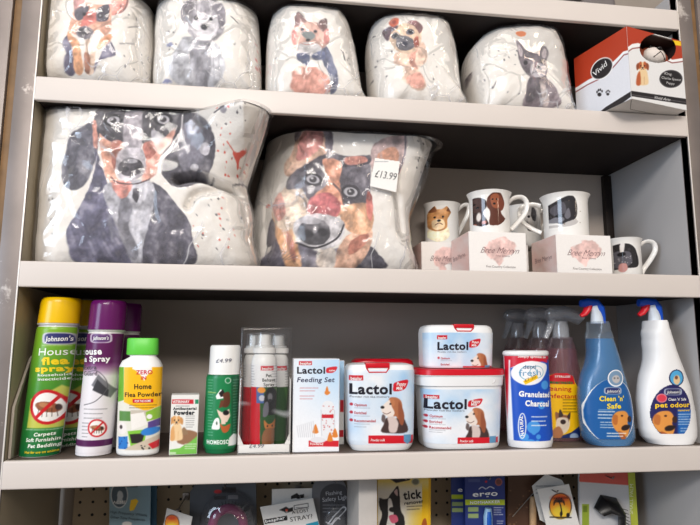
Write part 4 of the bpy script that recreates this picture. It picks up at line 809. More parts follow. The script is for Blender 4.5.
# ---- large sausage-dog cushion
def art(P):
    P.wc = .55; P.fr(2.916, (60, 85)); P.seed = 11
    P.sp((96,94,108), [(100, 108), (60, 124), (30, 140), (16, 190), (4, 240), (12, 292), (40, 306), (72, 292), (100, 232), (116, 150)], 1)
    P.sp((98,95,124), [(106, 186), (122, 236), (140, 290), (156, 360), (180, 440), (205, 516), (44, 516), (22, 470), (18, 420), (44, 380), (66, 340), (88, 290), (102, 240)], 1).sp((92,88,104), [(262, 290), (300, 300), (340, 350), (378, 400), (386, 450), (388, 516), (232, 516), (238, 450), (250, 370)], 1)
    P.sp((182,180,190), [(146, 286), (262, 282), (276, 330), (262, 400), (240, 470), (228, 516), (204, 516), (176, 440), (146, 370), (128, 320)], 1.4).sp((132,130,142), [(180, 330), (214, 350), (200, 410), (226, 480), (206, 505), (170, 420)], 1.4)
    P.sp((84,80,88), [(104, 72), (150, 56), (240, 52), (350, 70), (360, 118), (330, 170), (300, 205), (262, 205), (240, 170), (180, 168), (154, 190), (120, 180), (104, 130)], 1)
    P.sp((84,80,92), [(350, 84), (396, 88), (440, 130), (456, 190), (440, 248), (396, 290), (340, 300), (304, 270), (296, 236), (322, 190), (346, 140)], 1).sp((112,108,122), [(370, 110), (410, 130), (430, 180), (410, 240), (370, 262), (346, 220), (352, 160)], 2)
    P.ell((190,184,192), (424, 192), 15, 17).ell((182,178,186), (392, 242), 12, 10).sp((176,170,180), [(380, 104), (402, 122), (396, 150), (376, 140)], 1)
    P.sp((168,158,166), [(196, 62), (236, 60), (240, 110), (236, 190), (190, 192), (186, 120)], 1.4); P.sp((150,146,156), [(268, 136), (292, 142), (300, 170), (276, 176)], 1)
    P.sp((222,146,116), [(116, 144), (134, 160), (160, 176), (166, 210), (160, 250), (170, 282), (150, 284), (132, 260), (122, 206)], 1).sp((190,104,84), [(154, 166), (182, 168), (176, 210), (160, 246), (150, 210)], 1)
    P.sp((226,146,124), [(336, 128), (324, 168), (296, 204), (284, 252), (262, 276), (240, 282), (246, 238), (262, 196), (290, 172)], 1).sp((190,104,88), [(246, 172), (276, 166), (284, 192), (262, 216), (246, 206)], 1).sp((222,140,120), [(96, 112), (106, 110), (112, 180), (100, 176)], 1)
    P.sp((190,182,190), [(180, 190), (236, 186), (250, 226), (244, 262), (206, 284), (172, 270), (164, 232)], 1); P.ell((78,72,80), (207, 240), 36, 27).ell((58,54,62), (190, 246), 11, 8).ell((58,54,62), (226, 242), 10, 8).ell((152,148,156), (206, 222), 22, 7).line((60,56,62), [(207, 246), (207, 270)], 4)
    P.sp((238,140,124), [(152, 286), (180, 280), (210, 286), (208, 312), (190, 330), (168, 322)], 1.2, 1.5); P.sp((70,66,76), [(216, 304), (232, 310), (226, 344), (214, 330)], 1).line((90,70,76), [(150, 270), (170, 286), (220, 290), (262, 276)], 4)
    P.wc = .2
    for c, a in (((156, 104), -8), ((302, 102), 8)): P.ell((50,48,56), c, 27, 20, a).ell((176,172,180), c, 18, 12, a).ell((60,54,60), c, 10, 9).ell((210,208,214), (c[0]-3, c[1]-4), 3, 2.4); P.line((40,38,44), [(c[0]-26, c[1]+2), (c[0]-8, c[1]-16), (c[0]+16, c[1]-14), (c[0]+27, c[1]+2)], 3.4)
    P.line((228,222,222), [(358, 86), (352, 150), (326, 190), (298, 222), (290, 250)], 4, al=.8).line((220,214,216), [(112, 200), (98, 250), (84, 296)], 3, al=.6)
    for k in range(10): P.line((60,58,84), [(30+k*14, 400+k*3), (60+k*16, 500)], 3, al=.35)
    P.wc = 0; P.fr(1, (0, 0)); R2 = (214,84,66)
    P.dots(R2, (216, 112, 246, 180), 16, .4, 1.5, 4).dots((60,58,66), (216, 110, 250, 180), 12, .4, 1.4, 5).dots(R2, (182, 196, 240, 258), 14, .4, 1.4, 6).dots((60,58,66), (190, 196, 248, 258), 14, .4, 1.5, 7).dots((50,48,56), (46, 172, 56, 240), 6, .6, 1.3, 9)
    P.sp(R2, [(233, 155), (239, 154), (244, 152), (246, 154), (241, 158), (239, 163), (237, 168), (236, 162)], .6, .6).dots(R2, (230, 150, 248, 174), 7, .5, 1.3, 12).line(R2, [(228, 146), (236, 156)], 1).ell((150,146,152), (225, 119), 5, 3, 30, warp=1.5)
    for q in (((205, 181), (213, 177)), ((232, 182), (246, 178)), ((216, 120), (226, 116))): P.line((70,68,76), q, 1.6)
def sh(X, Y): return -.062*np.clip((X-185)/60, 0, 1)**1.3*np.clip((175-Y)/55, 0, 1)
DACH = [(39, 264), (38, 225), (40, 180), (45, 140), (49, 112), (62, 106), (110, 101), (160, 99), (200, 92), (240, 87), (262, 90), (270, 104), (270, 128), (263, 150), (252, 176), (247, 192), (252, 215), (253, 240), (250, 262), (160, 266), (90, 266)]
cushion(DACH, .068, .061, Z2, 'large white cushion printed with a black and tan sausage dog, wrapped in clear film', 'large dog cushions', art, A=520, R=120, p=5.2, shear=sh, seed=3,
  creases=[([(178, 180), (198, 177), (222, 184), (252, 193)], .034, 3.6), ([(188, 206), (196, 194), (216, 190)], .012, 3.6)], zmax=Z1-TL-.0025, film=FILM2, rid=.005, bb=.3)
# ---- large shepherd cushion
def art(P):
    P.wc = .55; P.fr(3.18, (240, 110)); P.seed = 31
    P.sp((92,88,108), [(96, 340), (124, 400), (160, 470), (170, 498), (76, 498), (66, 462), (100, 430), (90, 390)], 1, 1).sp((82,78,92), [(408, 430), (440, 456), (470, 498), (340, 498), (380, 470)], 1, 1).sp((128,122,136), [(190, 420), (250, 450), (320, 440), (300, 498), (184, 498)], 1.4)
    P.sp((240,166,106), [(104, 300), (150, 340), (176, 400), (196, 498), (152, 498), (128, 430), (112, 380)], 1, 1).sp((240,176,140), [(330, 410), (410, 370), (416, 430), (370, 498), (300, 498)], 1, 1).sp((240,222,206), [(250, 440), (300, 440), (300, 498), (250, 498)], 1)
    P.sp((232,180,150), [(184, 54), (214, 40), (270, 44), (292, 70), (290, 130), (262, 160), (210, 200), (150, 200), (142, 160), (170, 120)], 1, 1).sp((226,136,130), [(200, 70), (256, 60), (262, 110), (216, 150), (180, 150)], 1.4).sp((120,110,122), [(262, 46), (292, 64), (294, 130), (276, 140), (270, 90)], 1).sp((130,116,126), [(180, 52), (206, 44), (190, 80), (176, 96)], 1)
    P.sp((212,176,172), [(416, 130), (456, 90), (524, 80), (528, 130), (508, 200), (470, 240), (424, 210)], 1, 1).sp((238,158,120), [(440, 140), (490, 118), (506, 150), (480, 190), (440, 190)], 1.4).line((120,112,124), [(526, 84), (524, 140), (504, 200)], 6)
    P.sp((238,206,176), [(110, 270), (170, 220), (220, 250), (216, 320), (176, 370), (130, 370), (104, 320)], 1, 1).sp((222,140,124), [(104, 290), (130, 250), (146, 320), (120, 340)], 1)
    P.sp((104,98,108), [(160, 200), (220, 166), (270, 150), (262, 190), (280, 230), (260, 270), (220, 290), (196, 250), (150, 240)], 1, 1).sp((98,92,104), [(322, 170), (404, 150), (414, 240), (398, 300), (340, 300), (306, 250)], 1, 1)
    P.sp((84,78,90), [(176, 196), (230, 160), (290, 138), (350, 150), (412, 146), (408, 172), (340, 182), (276, 176), (226, 190)], 1, 1).sp((216,130,112), [(336, 152), (396, 150), (400, 168), (340, 174)], 1)
    P.sp((96,90,104), [(100, 330), (112, 360), (100, 420), (84, 410)], 1, 1).sp((200,110,84), [(150, 380), (170, 410), (180, 470), (166, 470), (150, 420)], 1.2, 1).sp((206,116,90), [(350, 420), (400, 392), (404, 420), (350, 460)], 1.2, 1)
    P.sp((234,148,112), [(262, 160), (322, 168), (316, 230), (330, 290), (310, 340), (240, 340), (216, 320), (240, 270), (280, 232)], 1, 1).sp((206,96,100), [(226, 280), (280, 264), (320, 300), (300, 344), (240, 340), (212, 320)], 1.4)
    P.line((70,64,74), [(296, 236), (320, 262), (330, 300)], 7, al=.7).line((70,64,74), [(180, 262), (206, 286), (214, 326)], 6, al=.5)
    P.sp((240,170,120), [(330, 308), (400, 296), (424, 340), (410, 390), (350, 390), (320, 350)], 1, 1).sp((196,90,80), [(404, 260), (420, 280), (418, 350), (402, 330)], 1)
    P.sp((206,200,204), [(176, 350), (240, 330), (310, 344), (334, 370), (310, 430), (240, 440), (180, 400)], 1, 1); P.ell((82,78,84), (236, 388), 52, 42, 8).ell((176,172,178), (222, 352), 38, 12, 10).ell((48,44,50), (216, 394), 17, 13).ell((48,44,50), (262, 390), 15, 12).ell((150,146,152), (238, 382), 7, 15).line((60,56,62), [(180, 420), (240, 438), (306, 410), (330, 366)], 6)
    P.wc = .2
    for c, rx, ry in (((232, 222), 31, 21), ((352, 262), 31, 24)): P.ell((64,60,68), c, rx, ry, 12).ell((184,180,188), c, rx*.68, ry*.62, 12).ell((70,66,72), c, rx*.4, ry*.48).ell((216,214,218), (c[0]-3, c[1]-4), 4, 3)
    for k in range(9): P.line((70,66,88), [(74+k*10, 470), (88+k*12, 420+k*5)], 3, al=.5)
    P.wc = 0; P.fr(1, (0, 0)); P.ell((214,100,84), (268, 200), 2.2, 1.8).dots((60,58,66), (418, 140, 428, 170), 7, .4, 1.4, 3)
GSD = [(251, 265), (250, 232), (255, 196), (263, 160), (268, 132), (276, 117), (320, 113), (370, 115), (415, 119), (434, 125), (431, 146), (420, 178), (409, 212), (409, 240), (411, 265), (360, 267), (300, 267)]
GB = [(251, 266), (249, 232), (253, 196), (262, 160), (267, 130), (276, 114), (320, 111), (370, 112), (418, 116), (440, 121), (437, 142), (432, 156), (424, 186), (410, 220), (411, 250), (413, 266), (360, 268), (300, 268)]
r, bag, org = cushion(GSD, .104, .055, Z2, 'large white cushion with a tan and grey shepherd dog face and handwritten price sticker', 'large dog cushions', art, bag=GB, A=460, R=110, p=5.2, seed=9, bb=.8, shear=lambda X, Y: .034*np.clip((306-X)/40, 0, 1),
  creases=[([(300, 250), (330, 262)], .006, 5), ([(395, 170), (402, 230)], .006, 4)], zmax=Z1-TL-.0025, film=FILM2, rid=.005)
ys = .040; q = [(375, 158), (399.6, 161.6), (396, 192), (370, 185.8)]
# sticker on the bag, a sub-part of it
W = np.array([at(x, y, ys) for x, y in q]); c = W.mean(0); F = Flat(W[3], (1, 0, 0), (0, 0, 1), org)
def bend(u, v, h): return np.stack([W[3][0]+u-org[0], ys-h-org[1]+0*u, W[3][2]+v-org[2]], 1)
F.pt = bend; L = Label(); us = W[:, 0]-W[3][0]; vs = W[:, 2]-W[3][2]
L.grid(F, lambda P: P.tiny((120,120,130), 375, 161.6, 388, 1, 2), box_=(us.min(), us.max(), vs.min(), vs.max()), keep=lambda X, Y: sdpoly(X, Y, q) < .4, bg=(238,236,232), h=.0)
L.text(F, '£13.99', 374.6, 177, 396, 180.5, 7.6, (40,40,48), -.004, .15, h=.0004)
L.build('price_sticker', bag, CARD)
# ---- five smaller cushions on the shelf above
ZT = Z0-TL-.003
def splash(P, box_, n, seed): P.dots((70,68,80), box_, n, .4, 1.1, seed)
def a1(P):
    P.wc = .5; P.fr(5.6, (35, 0)); P.seed = 51
    P.sp((104,100,128), [(184, 200), (210, 240), (220, 300), (216, 396), (160, 392), (166, 320), (180, 300), (158, 250)], 1, 1).sp((104,100,126), [(400, 250), (430, 240), (452, 296), (420, 320), (380, 330), (330, 360), (326, 396), (356, 340)], 1, 1)
    P.sp((238,160,108), [(190, 180), (220, 210), (256, 260), (262, 390), (216, 390), (212, 280), (188, 220)], 1, .5).sp((240,200,170), [(290, 230), (350, 220), (340, 300), (326, 396), (276, 396), (286, 300)], 1).sp((236,150,100), [(360, 230), (430, 190), (416, 240), (350, 280)], 1).sp((190,120,90), [(280, 300), (310, 320), (300, 396), (272, 390)], 1)
    P.sp((216,150,146), [(224, -30), (262, -20), (280, 20), (230, 76), (218, 40)], 1).sp((232,140,126), [(416, 30), (470, -10), (520, -6), (506, 50), (460, 90), (410, 80)], 1, .5).line((110,90,96), [(518, -4), (500, 52), (456, 84)], 5)
    P.sp((230,160,130), [(226, 60), (280, 30), (350, 34), (420, 40), (430, 110), (420, 180), (350, 216), (256, 206), (206, 190), (190, 150), (206, 100)], 1, .5)
    P.sp((104,98,110), [(226, 60), (280, 34), (310, 50), (290, 100), (250, 120), (224, 100)], 1, .5).sp((96,90,104), [(352, 60), (414, 30), (416, 110), (390, 130), (344, 120)], 1, .5).sp((208,100,90), [(290, 80), (340, 70), (344, 130), (300, 150), (256, 160), (270, 120)], 1)
    P.ell((120,114,124), (284, 190), 50, 36, 8).ell((70,66,72), (278, 184), 32, 24).ell((150,146,152), (280, 178), 14, 7).ell((60,56,62), (368, 96), 14, 14).ell((60,56,62), (280, 86), 12, 13).ell((180,176,182), (368, 94), 5, 5)
    P.fr(1, (0, 0)); P.wc = 0; splash(P, (120, 5, 146, 72), 14, 2); P.line((80,78,86), [(128, 27), (137, 22)], .8).line((90,88,94), [(120, 44), (133, 42)], .8)
def a2(P):
    P.wc = .55; P.fr(5.385, (150, 0)); P.seed = 61
    P.sp((186,186,194), [(190, 200), (330, 220), (390, 280), (404, 360), (370, 430), (300, 466), (170, 446), (100, 400), (110, 320), (150, 250)], 1.5, 1).sp((148,146,156), [(230, 220), (320, 230), (330, 330), (300, 460), (250, 440), (220, 330)], 1.5, 1)
    P.sp((160,154,162), [(196, 10), (250, -20), (340, 0), (390, 30), (408, 100), (390, 180), (330, 226), (240, 210), (190, 150), (166, 90), (170, 30)], 1.2, 1).sp((206,200,206), [(250, 90), (340, 84), (366, 150), (330, 216), (246, 206), (228, 150)], 1.2, 1).sp((116,110,118), [(190, 20), (230, 10), (240, 50), (210, 80), (190, 70)], 1).sp((118,112,122), [(340, 30), (400, 40), (404, 130), (380, 140), (356, 80)], 1)
    P.wc = .1; P.ell((66,64,72), (294, 148), 20, 18).ell((60,58,66), (250, 102), 12, 12).ell((60,58,66), (330, 108), 10, 10)
    for k in range(9): P.line((120,116,124), [(180+k*24, 30+(k % 3)*14), (186+k*22, 66+(k % 2)*20)], 4, al=.6); P.line((150,148,158), [(130+k*30, 300), (120+k*32, 420)], 5, al=.5)
    P.line((226,224,228), [(250, 210), (292, 222), (336, 204)], 7); P.ell((150,156,200), (104, 236), 14, 10, warp=2).ell((140,144,190), (80, 420), 30, 12, warp=2); P.fr(1, (0, 0)); P.wc = 0; splash(P, (168, 30, 176, 60), 5, 3); P.dots((220,120,120), (254, 34, 260, 64), 5, .8, 2, 4).line((70,68,76), [(231, 17), (238, 23)], .8).ell((50,50,56), (234.6, 44), 1, 1)
def a3(P):
    P.wc = .5; P.fr(5.255, (260, 0)); P.seed = 71
    P.sp((228,150,130), [(180, 360), (230, 350), (330, 372), (370, 430), (360, 480), (180, 470), (166, 410)], 1.4, 1.5).sp((104,110,140), [(320, 260), (350, 250), (380, 310), (410, 400), (400, 470), (370, 480), (372, 410), (330, 330)], 1, 1)
    P.sp((226,168,150), [(180, 140), (220, 120), (320, 130), (356, 170), (360, 226), (320, 262), (200, 266), (170, 210)], 1, 1).sp((150,110,108), [(182, 140), (196, 62), (244, 110), (216, 130)], 1).sp((150,108,106), [(300, 132), (344, 100), (352, 150), (336, 176)], 1).sp((216,128,120), [(166, 170), (186, 150), (190, 230), (170, 226)], 1).sp((216,128,120), [(336, 170), (360, 160), (360, 226), (340, 230)], 1)
    P.sp((196,190,190), [(200, 240), (250, 226), (310, 240), (320, 290), (270, 310), (200, 290)], 1.2, 1).sp((88,96,132), [(196, 286), (250, 280), (264, 310), (250, 350), (214, 330), (196, 316)], 1, 1).sp((88,96,132), [(270, 290), (330, 272), (340, 310), (290, 320)], 1, 1)
    P.wc = .1; P.sp((130,140,140), [(216, 176), (260, 168), (290, 190), (268, 216), (234, 200)], 1).ell((70,64,68), (252, 214), 12, 8).ell((80,74,84), (222, 158), 10, 8).ell((80,74,84), (290, 170), 10, 8).line((180,120,110), [(206, 226), (240, 238), (284, 232)], 4)
    P.line((70,62,66), [(182, 140), (198, 66), (242, 108)], 3).line((70,62,66), [(302, 130), (346, 104), (350, 148)], 3); P.fr(1, (0, 0)); P.wc = 0; P.line((60,60,66), [(343, 52), (345, 60)], 1).dots((60,60,66), (341, 50, 350, 64), 6, .4, .9, 2).ell((60,60,66), (276, 55), .8, .8)
def a4(P):
    P.wc = .5; P.fr(5.53, (355, 10)); P.seed = 81
    P.sp((238,190,162), [(222, 240), (300, 226), (370, 180), (396, 230), (390, 290), (350, 330), (380, 380), (390, 430), (330, 440), (250, 370), (270, 320), (216, 290)], 1.2, 1).sp((226,150,128), [(310, 230), (350, 200), (330, 280), (344, 330), (300, 300)], 1.2).sp((226,150,130), [(280, 380), (360, 350), (380, 420), (330, 430)], 1.4, 1)
    P.sp((238,196,160), [(192, 130), (250, 80), (330, 76), (366, 110), (356, 200), (310, 244), (240, 232), (196, 170)], 1, .5).sp((104,78,90), [(156, 106), (200, 84), (236, 96), (200, 130), (184, 164)], 1, .5).sp((150,96,98), [(286, 64), (340, 62), (372, 96), (356, 136), (330, 100)], 1, .5)
    P.sp((108,106,116), [(230, 160), (270, 148), (316, 166), (324, 206), (290, 228), (236, 216)], 1, .5).sp((196,90,70), [(326, 160), (346, 150), (350, 200), (330, 210)], 1).ell((92,92,104), (224, 146), 23, 20).ell((88,88,102), (304, 126), 24, 18)
    P.wc = .1; P.ell((40,40,50), (224, 146), 11, 10).ell((40,40,50), (304, 126), 11, 9).ell((60,62,84), (270, 190), 20, 12); P.sp((214,84,50), [(190, 62), (214, 38), (242, 44), (238, 78), (214, 92), (198, 84)], 1).sp((170,60,40), [(206, 62), (222, 54), (228, 72), (214, 80)], 1)
    P.fr(1, (0, 0)); P.wc = 0; P.dots((60,60,70), (376, 28, 392, 78), 7, .5, 1.3, 3).dots((70,70,76), (430, 55, 444, 80), 4, .4, 1, 8)
def a5(P):
    P.wc = .5; P.fr(5.385, (450, 25)); P.seed = 91
    P.sp((132,116,124), [(424, 290), (500, 286), (540, 310), (580, 360), (596, 430), (414, 430), (412, 350)], 1.4, 1).sp((98,88,96), [(424, 290), (470, 300), (500, 360), (460, 400), (414, 400)], 1.2, 1).sp((206,186,180), [(480, 300), (510, 330), (540, 420), (510, 420)], 1.4)
    P.sp((110,98,106), [(354, 86), (376, 96), (404, 136), (460, 156), (486, 124), (512, 122), (526, 156), (516, 196), (520, 260), (500, 296), (440, 288), (396, 250), (372, 200), (362, 150)], 1, .5).sp((196,176,180), [(500, 132), (516, 150), (506, 184), (488, 170)], 1).sp((180,164,170), [(362, 108), (388, 136), (384, 170), (368, 160)], 1).sp((176,168,174), [(430, 220), (480, 210), (516, 240), (500, 284), (440, 276)], 1.2, 1)
    P.wc = .1; P.ell((54,50,56), (404, 206), 11, 12).ell((54,50,56), (490, 200), 10, 11).ell((60,56,62), (466, 232), 14, 9).line((70,64,70), [(440, 262), (470, 252), (500, 264)], 4)
    P.wc = .4; P.sp((120,104,110), [(110, 262), (150, 202), (162, 204), (150, 270), (116, 330), (70, 310), (40, 290), (30, 236), (56, 230), (76, 290)], 1, .5); P.wc = 0
    P.ell((228,120,50), (382, 46), 26, 18, warp=.6); P.line((80,76,84), [(240, 170), (300, 150), (352, 130)], 2, al=.5).line((80,76,84), [(240, 330), (256, 296)], 4); P.fr(1, (0, 0)); splash(P, (470, 50, 520, 100), 16, 5)
CS = [
 ([(44, 72), (41, 58), (42, 30), (47, 5), (56, -12), (100, -17), (146, -12), (154, 2), (155, 40), (153, 76), (130, 80), (80, 76)], 'small white shepherd-dog cushion in clear film, leftmost on its shelf', a1, .075, None),
 ([(158, 78), (156, 52), (158, 20), (164, -4), (176, -12), (210, -13), (244, -7), (256, 8), (260, 40), (261, 78), (250, 86), (200, 84)], 'small white cushion with a shaggy grey terrier, wrapped in clear film', a2, .075, None),
 ([(269, 88), (266, 62), (269, 32), (276, 12), (286, 7), (310, 8), (336, 14), (344, 24), (353, 52), (362, 78), (367, 92), (340, 96), (300, 92)], 'small white cushion with a pink and blue Yorkshire terrier, wrapped in film', a3, .07, None),
 ([(374, 94), (367, 66), (367.5, 38), (376, 22), (392, 15), (418, 15), (436, 20), (445, 34), (452, 58), (458, 80), (463, 98), (430, 101), (395, 98)], 'small white cushion with a pug puppy wearing an orange bow', a4, .07, None),
 ([(475, 100), (470, 84), (465, 64), (474, 46), (489, 35), (520, 30), (543, 34), (553, 48), (559, 72), (565, 90), (568, 104), (540, 106), (500, 103)], 'small white cushion with a grey French bulldog, rightmost of the wrapped row', a5, .07, None)]
for i, (pts, lab, a, yc, bg) in enumerate(CS):
    T = .068; cushion(pts, yc, T-.006, Z1, lab, 'small dog cushions', a, None, 300, 70, 4.6, seed=20+i*3, zmax=ZT, bb=1.3, rid=.0035, bgrow=1.012, xl=((.003, at(155.6, 50, yc)[0]), (at(156.4, 50, yc)[0], at(264, 50, yc)[0]), (at(265, 50, yc)[0], .99), (0, .99), (0, .99))[i])
# loose film gathered at the feet of the two right-hand cushions
# ================================================================ mugs and their boxes
CHINA = mat('white_china', (238,236,232), .1, var=.01, coat=.4)
def mug(px0, px1, pyt, yf, z0, label, side, hpts, art, keep, foot=.93, hr=0.):
    ya = yf+.034; a = (at(px1, pyt, ya)[0]-at(px0, pyt, ya)[0])/2; cx = (at(px1, pyt, ya)[0]+at(px0, pyt, ya)[0])/2; H = at((px0+px1)/2, pyt, yf)[2]-z0
    body = Body.__new__(Body); body.n = 2.; body.K = 64; body.ya = ya; body.org = np.array([cx, ya, z0])
    prof = [(0, .80), (.012, .86), (.03, .885), (.2, .89), (.8, .885), (.9, .91), (.965, .965), (1, 1.)]
    body.R = np.array([[z0+.0005+h*(H-.0005), cx, a*k, a*k] for h, k in prof]); body.yp = ya-a*.8
    r = thing('mug', body.org, label, 'mug', 'bone china dog mugs')
    V, F = [], []; K = 64; pr = [(rr[2], rr[0]-z0) for rr in body.R]+[(a-.0012, H+.0006), (a-.0026, H-.001)]+[(rr[2]-.0026, rr[0]-z0) for rr in body.R[::-1][1:-2]]+[(a*.7, .005), (.0001, .005)]
    for rad, z in pr: V += [(rad*math.cos(2*math.pi*k/K), rad*math.sin(2*math.pi*k/K), z) for k in range(K)]
    for i in range(len(pr)-1): F += [(i*K+k, i*K+(k+1) % K, (i+1)*K+(k+1) % K, (i+1)*K+k) for k in range(K)]
    F.append(tuple(range(K))[::-1]); link(meshdata(V, F), 'cup', CHINA, r)
    HP = [at(x, y, ya) for x, y in hpts]; tube('handle', [(p[0]-cx, abs(p[0]-cx)*hr, p[2]-z0) for p in spline(HP, 6)], (.0030, .0042) and [(.0028, .0044)]*(len(spline(HP, 6))), CHINA, r, K=12)
    L = Label(); L.grid(body, art, z0+H*.04, z0+H*.93, ph=(-75, 75), bg=(238,236,232), h=.0003, res=2.4, keep=keep); L.build('printed_picture', r, GLAZE); return r, body
def puppyhead(P, c, S, base, dark, ch=None):
    P.fr(S, c); P.sp(base, [(-30, -30), (0, -40), (30, -30), (38, 10), (24, 40), (0, 50), (-24, 40), (-38, 10)], 1, .5); P.sp(dark, [(-32, -28), (-50, 0), (-44, 36), (-28, 20)], 1).sp(dark, [(32, -28), (50, 0), (44, 36), (28, 20)], 1)
    P.ell(BLK, (-14, -6), 5, 5).ell(BLK, (14, -6), 5, 5).ell(BLK, (0, 14), 8, 6); P.fr(1, (0, 0))
def bree(name_pts):
    x0, y0, w, h = name_pts
    def art(P):
        P.C[:] = (238,234,230); P.wc = .4; P.seed = int(x0)
        P.sp((238,180,170), [(x0+w*.4, y0+h*.2), (x0+w*.62, y0+h*.14), (x0+w*.8, y0+h*.34), (x0+w*.74, y0+h*.55), (x0+w*.6, y0+h*.6), (x0+w*.53, y0+h*.78), (x0+w*.44, y0+h*.7), (x0+w*.3, y0+h*.55), (x0+w*.28, y0+h*.36)], 1.6, 2.4, .85); P.wc = 0
    return art
def mugbox(o, w, h, d, label, vis, side=True):
    r = thing('mug_box', o, label, 'box', 'white mug boxes with pink splash'); o = np.array(o)
    box('carton', 0, w, 0, d, .0004, h, mat('ivory_card', (236,230,226), .5, var=.02), r, .0006)
    F = Flat(o, (1, 0, 0), (0, 0, 1), o); xl, yt = F.px(np.array([0.]), np.array([h])); xr, yb = F.px(np.array([w]), np.array([0.])); xl, yt, xr, yb = xl[0], yt[0], xr[0], yb[0]
    W, Hh = xr-xl, yb-yt; L = Label(); L.grid(F, bree((xl, yt, W, Hh)), box_=(.0006, w-.0006, .001, h-.0006), res=2)
    c = (120,84,90); k = (F.px(np.array([w]), np.array([h]))[1][0]-yt)/W
    def T(t, u0, v, u1, hh, cc, b, s=0.): L.text(F, t, xl+W*u0, yt+Hh*v+k*W*u0, xl+W*u1, yt+Hh*v+k*W*u1, hh, cc, b, s)
    T('Bree Merryn', .2, .5, .86, Hh*.15, c, -.012, .5); T('fine china', .46, .58, .7, Hh*.05, c, -.01); T('Fine Country Collection', .3, .84, .8, Hh*.055, (100,90,90), -.005)
    L.build('printed_front', r, CARD)
    if side:
        S = Flat(o+np.array([0, d, 0]), (0, -1, 0), (0, 0, 1), o); L = Label()
        def sa(P): P.C[:] = (232,190,180); P.C += (np.array((238,224,218))-P.C)*np.clip(fbm(P.X, P.Y, 10, 5)*1.2-.2, 0, 1)[:, None]
        L.grid(S, sa, box_=(.0006, d-.0006, .001, h-.0006), res=1.4)
        a = S.px(np.array([d*.15, d*.85]), np.array([h*.42, h*.42])); L.text(S, 'Bree Merryn', a[0][0], a[1][0], a[0][1], a[1][1], 5, c, -.012, .5)
        L.build('printed_side', r, CARD)
    return r
HB = .0640; BW = .0925; BD = .086
def bx(px, py, y): return (at(px, py, y)[0], y, Z2)
b2 = bx(469, 250, .020); b3 = bx(556.5, 252, .022); b1 = bx(421.5, 255, .118)
mugbox(b2, BW, HB, BD, 'white mug box with pink splash under the two-puppies mug', None); mugbox(b3, BW, HB, BD, 'white mug box with pink splash under the black spaniel mug', None); mugbox(b1, .0745, HB, BD, 'white mug box under the Yorkshire terrier mug, set back beside the big cushion', None)
b4 = (b2[0]+.052, .125, Z2); mugbox(b4, BW, HB, BD, 'mug box at the back, hidden under the rear terrier mug', None, side=False)
ZM = Z2+HB+.0003
def k_ell(cx, cy, rx, ry): return lambda X, Y: ((X-cx)/rx)**2+((Y-cy)/ry)**2 < 1
def art(P): P.seed = 3; P.wc = .4; P.sp((246,226,180), [(432, 226), (446, 226), (448, 240), (430, 240)], 1, 1); P.sp((206,130,60), [(430, 213), (434, 205), (437, 209), (442, 209), (448, 206), (451, 211), (447, 220), (446, 228), (438, 231), (431, 227), (430, 219)], .8, .6); P.sp((246,206,150), [(434, 220), (443, 220), (444, 228), (438, 230), (434, 227)], .8); P.sp((150,80,40), [(431, 211), (434, 205), (437, 211)], .6).sp((150,80,40), [(446, 211), (450, 206), (451, 212)], .6); P.wc = 0; P.ell(BLK, (435.4, 217), 1, 1).ell(BLK, (442.6, 217), 1, 1).ell(BLK, (439, 220.6), 1.6, 1.2).line((90,50,40), [(436, 224.6), (439, 223), (442, 224.6)], .7)
mug(423, 459.4, 200.5, .124, ZM, 'white mug with a small Yorkshire terrier face, standing furthest left', 1, [(457.5, 210), (464, 205), (468.6, 206), (468, 213), (463, 224), (457, 235)], art, k_ell(440, 223, 13, 19))
def art(P):
    P.seed = 5; P.sp((58,44,44), [(473, 200), (478, 196), (485, 199), (487, 206), (484, 212), (488, 222), (487, 225), (477, 226), (475, 216), (472, 209)], .7, .4).sp((76,56,54), [(478, 197), (484, 200), (483, 210), (477, 210), (476, 203)], .7)
    P.sp((92,50,38), [(488, 197), (494, 192.6), (501, 195), (504, 204), (500, 212), (506, 220), (507, 224), (490, 225), (490, 212), (487, 206)], .7, .4).sp((150,84,56), [(490, 197), (495, 194), (499, 198), (498, 208), (492, 207)], .7).sp((120,60,40), [(499, 196), (504, 204), (501, 211), (498, 206)], .7)
    P.ell((230,222,216), (481, 216), 1.6, 4.5).ell((190,120,100), (478, 224), 1.8, 1.6).ell((190,120,100), (485, 222), 1.8, 1.8).ell(BLK, (480, 206.4), 1.2, .9).ell(BLK, (493.6, 204), 1.3, 1).ell((20,18,20), (478, 202.6), .8, .8).ell((20,18,20), (492, 199.6), .8, .8).ell((20,18,20), (496, 199.6), .8, .8)
mug(467.4, 509.6, 189, .034, ZM, 'white mug showing two dachshund puppies sitting together', 1, [(508, 203), (514, 198), (522, 197.4), (526.6, 203), (525, 213), (517, 223), (510.6, 230)], art, k_ell(490, 209, 18.5, 18.5))
def art(P): P.seed = 7; P.wc = .5; P.sp((170,164,160), [(525, 209), (531, 206), (537, 211), (538, 224), (534, 232), (526, 230), (523, 219)], .8, 1).sp((70,66,68), [(531, 208), (536, 212), (535, 221), (531, 219)], .8, .6).sp((80,74,76), [(526, 222), (530, 226), (534, 230), (527, 231)], .8, .6); P.wc = 0; P.ell(BLK, (528, 217), 1.2, 1.2).ell(BLK, (533.6, 217), 1.1, 1.2)
mug(504.4, 540, 203.5, .139, ZM, 'white mug with a rough grey terrier, behind the two front mugs', 1, [(538, 213), (544, 210), (548.6, 214), (545, 224), (538.6, 233)], art, k_ell(530, 219, 11, 15))
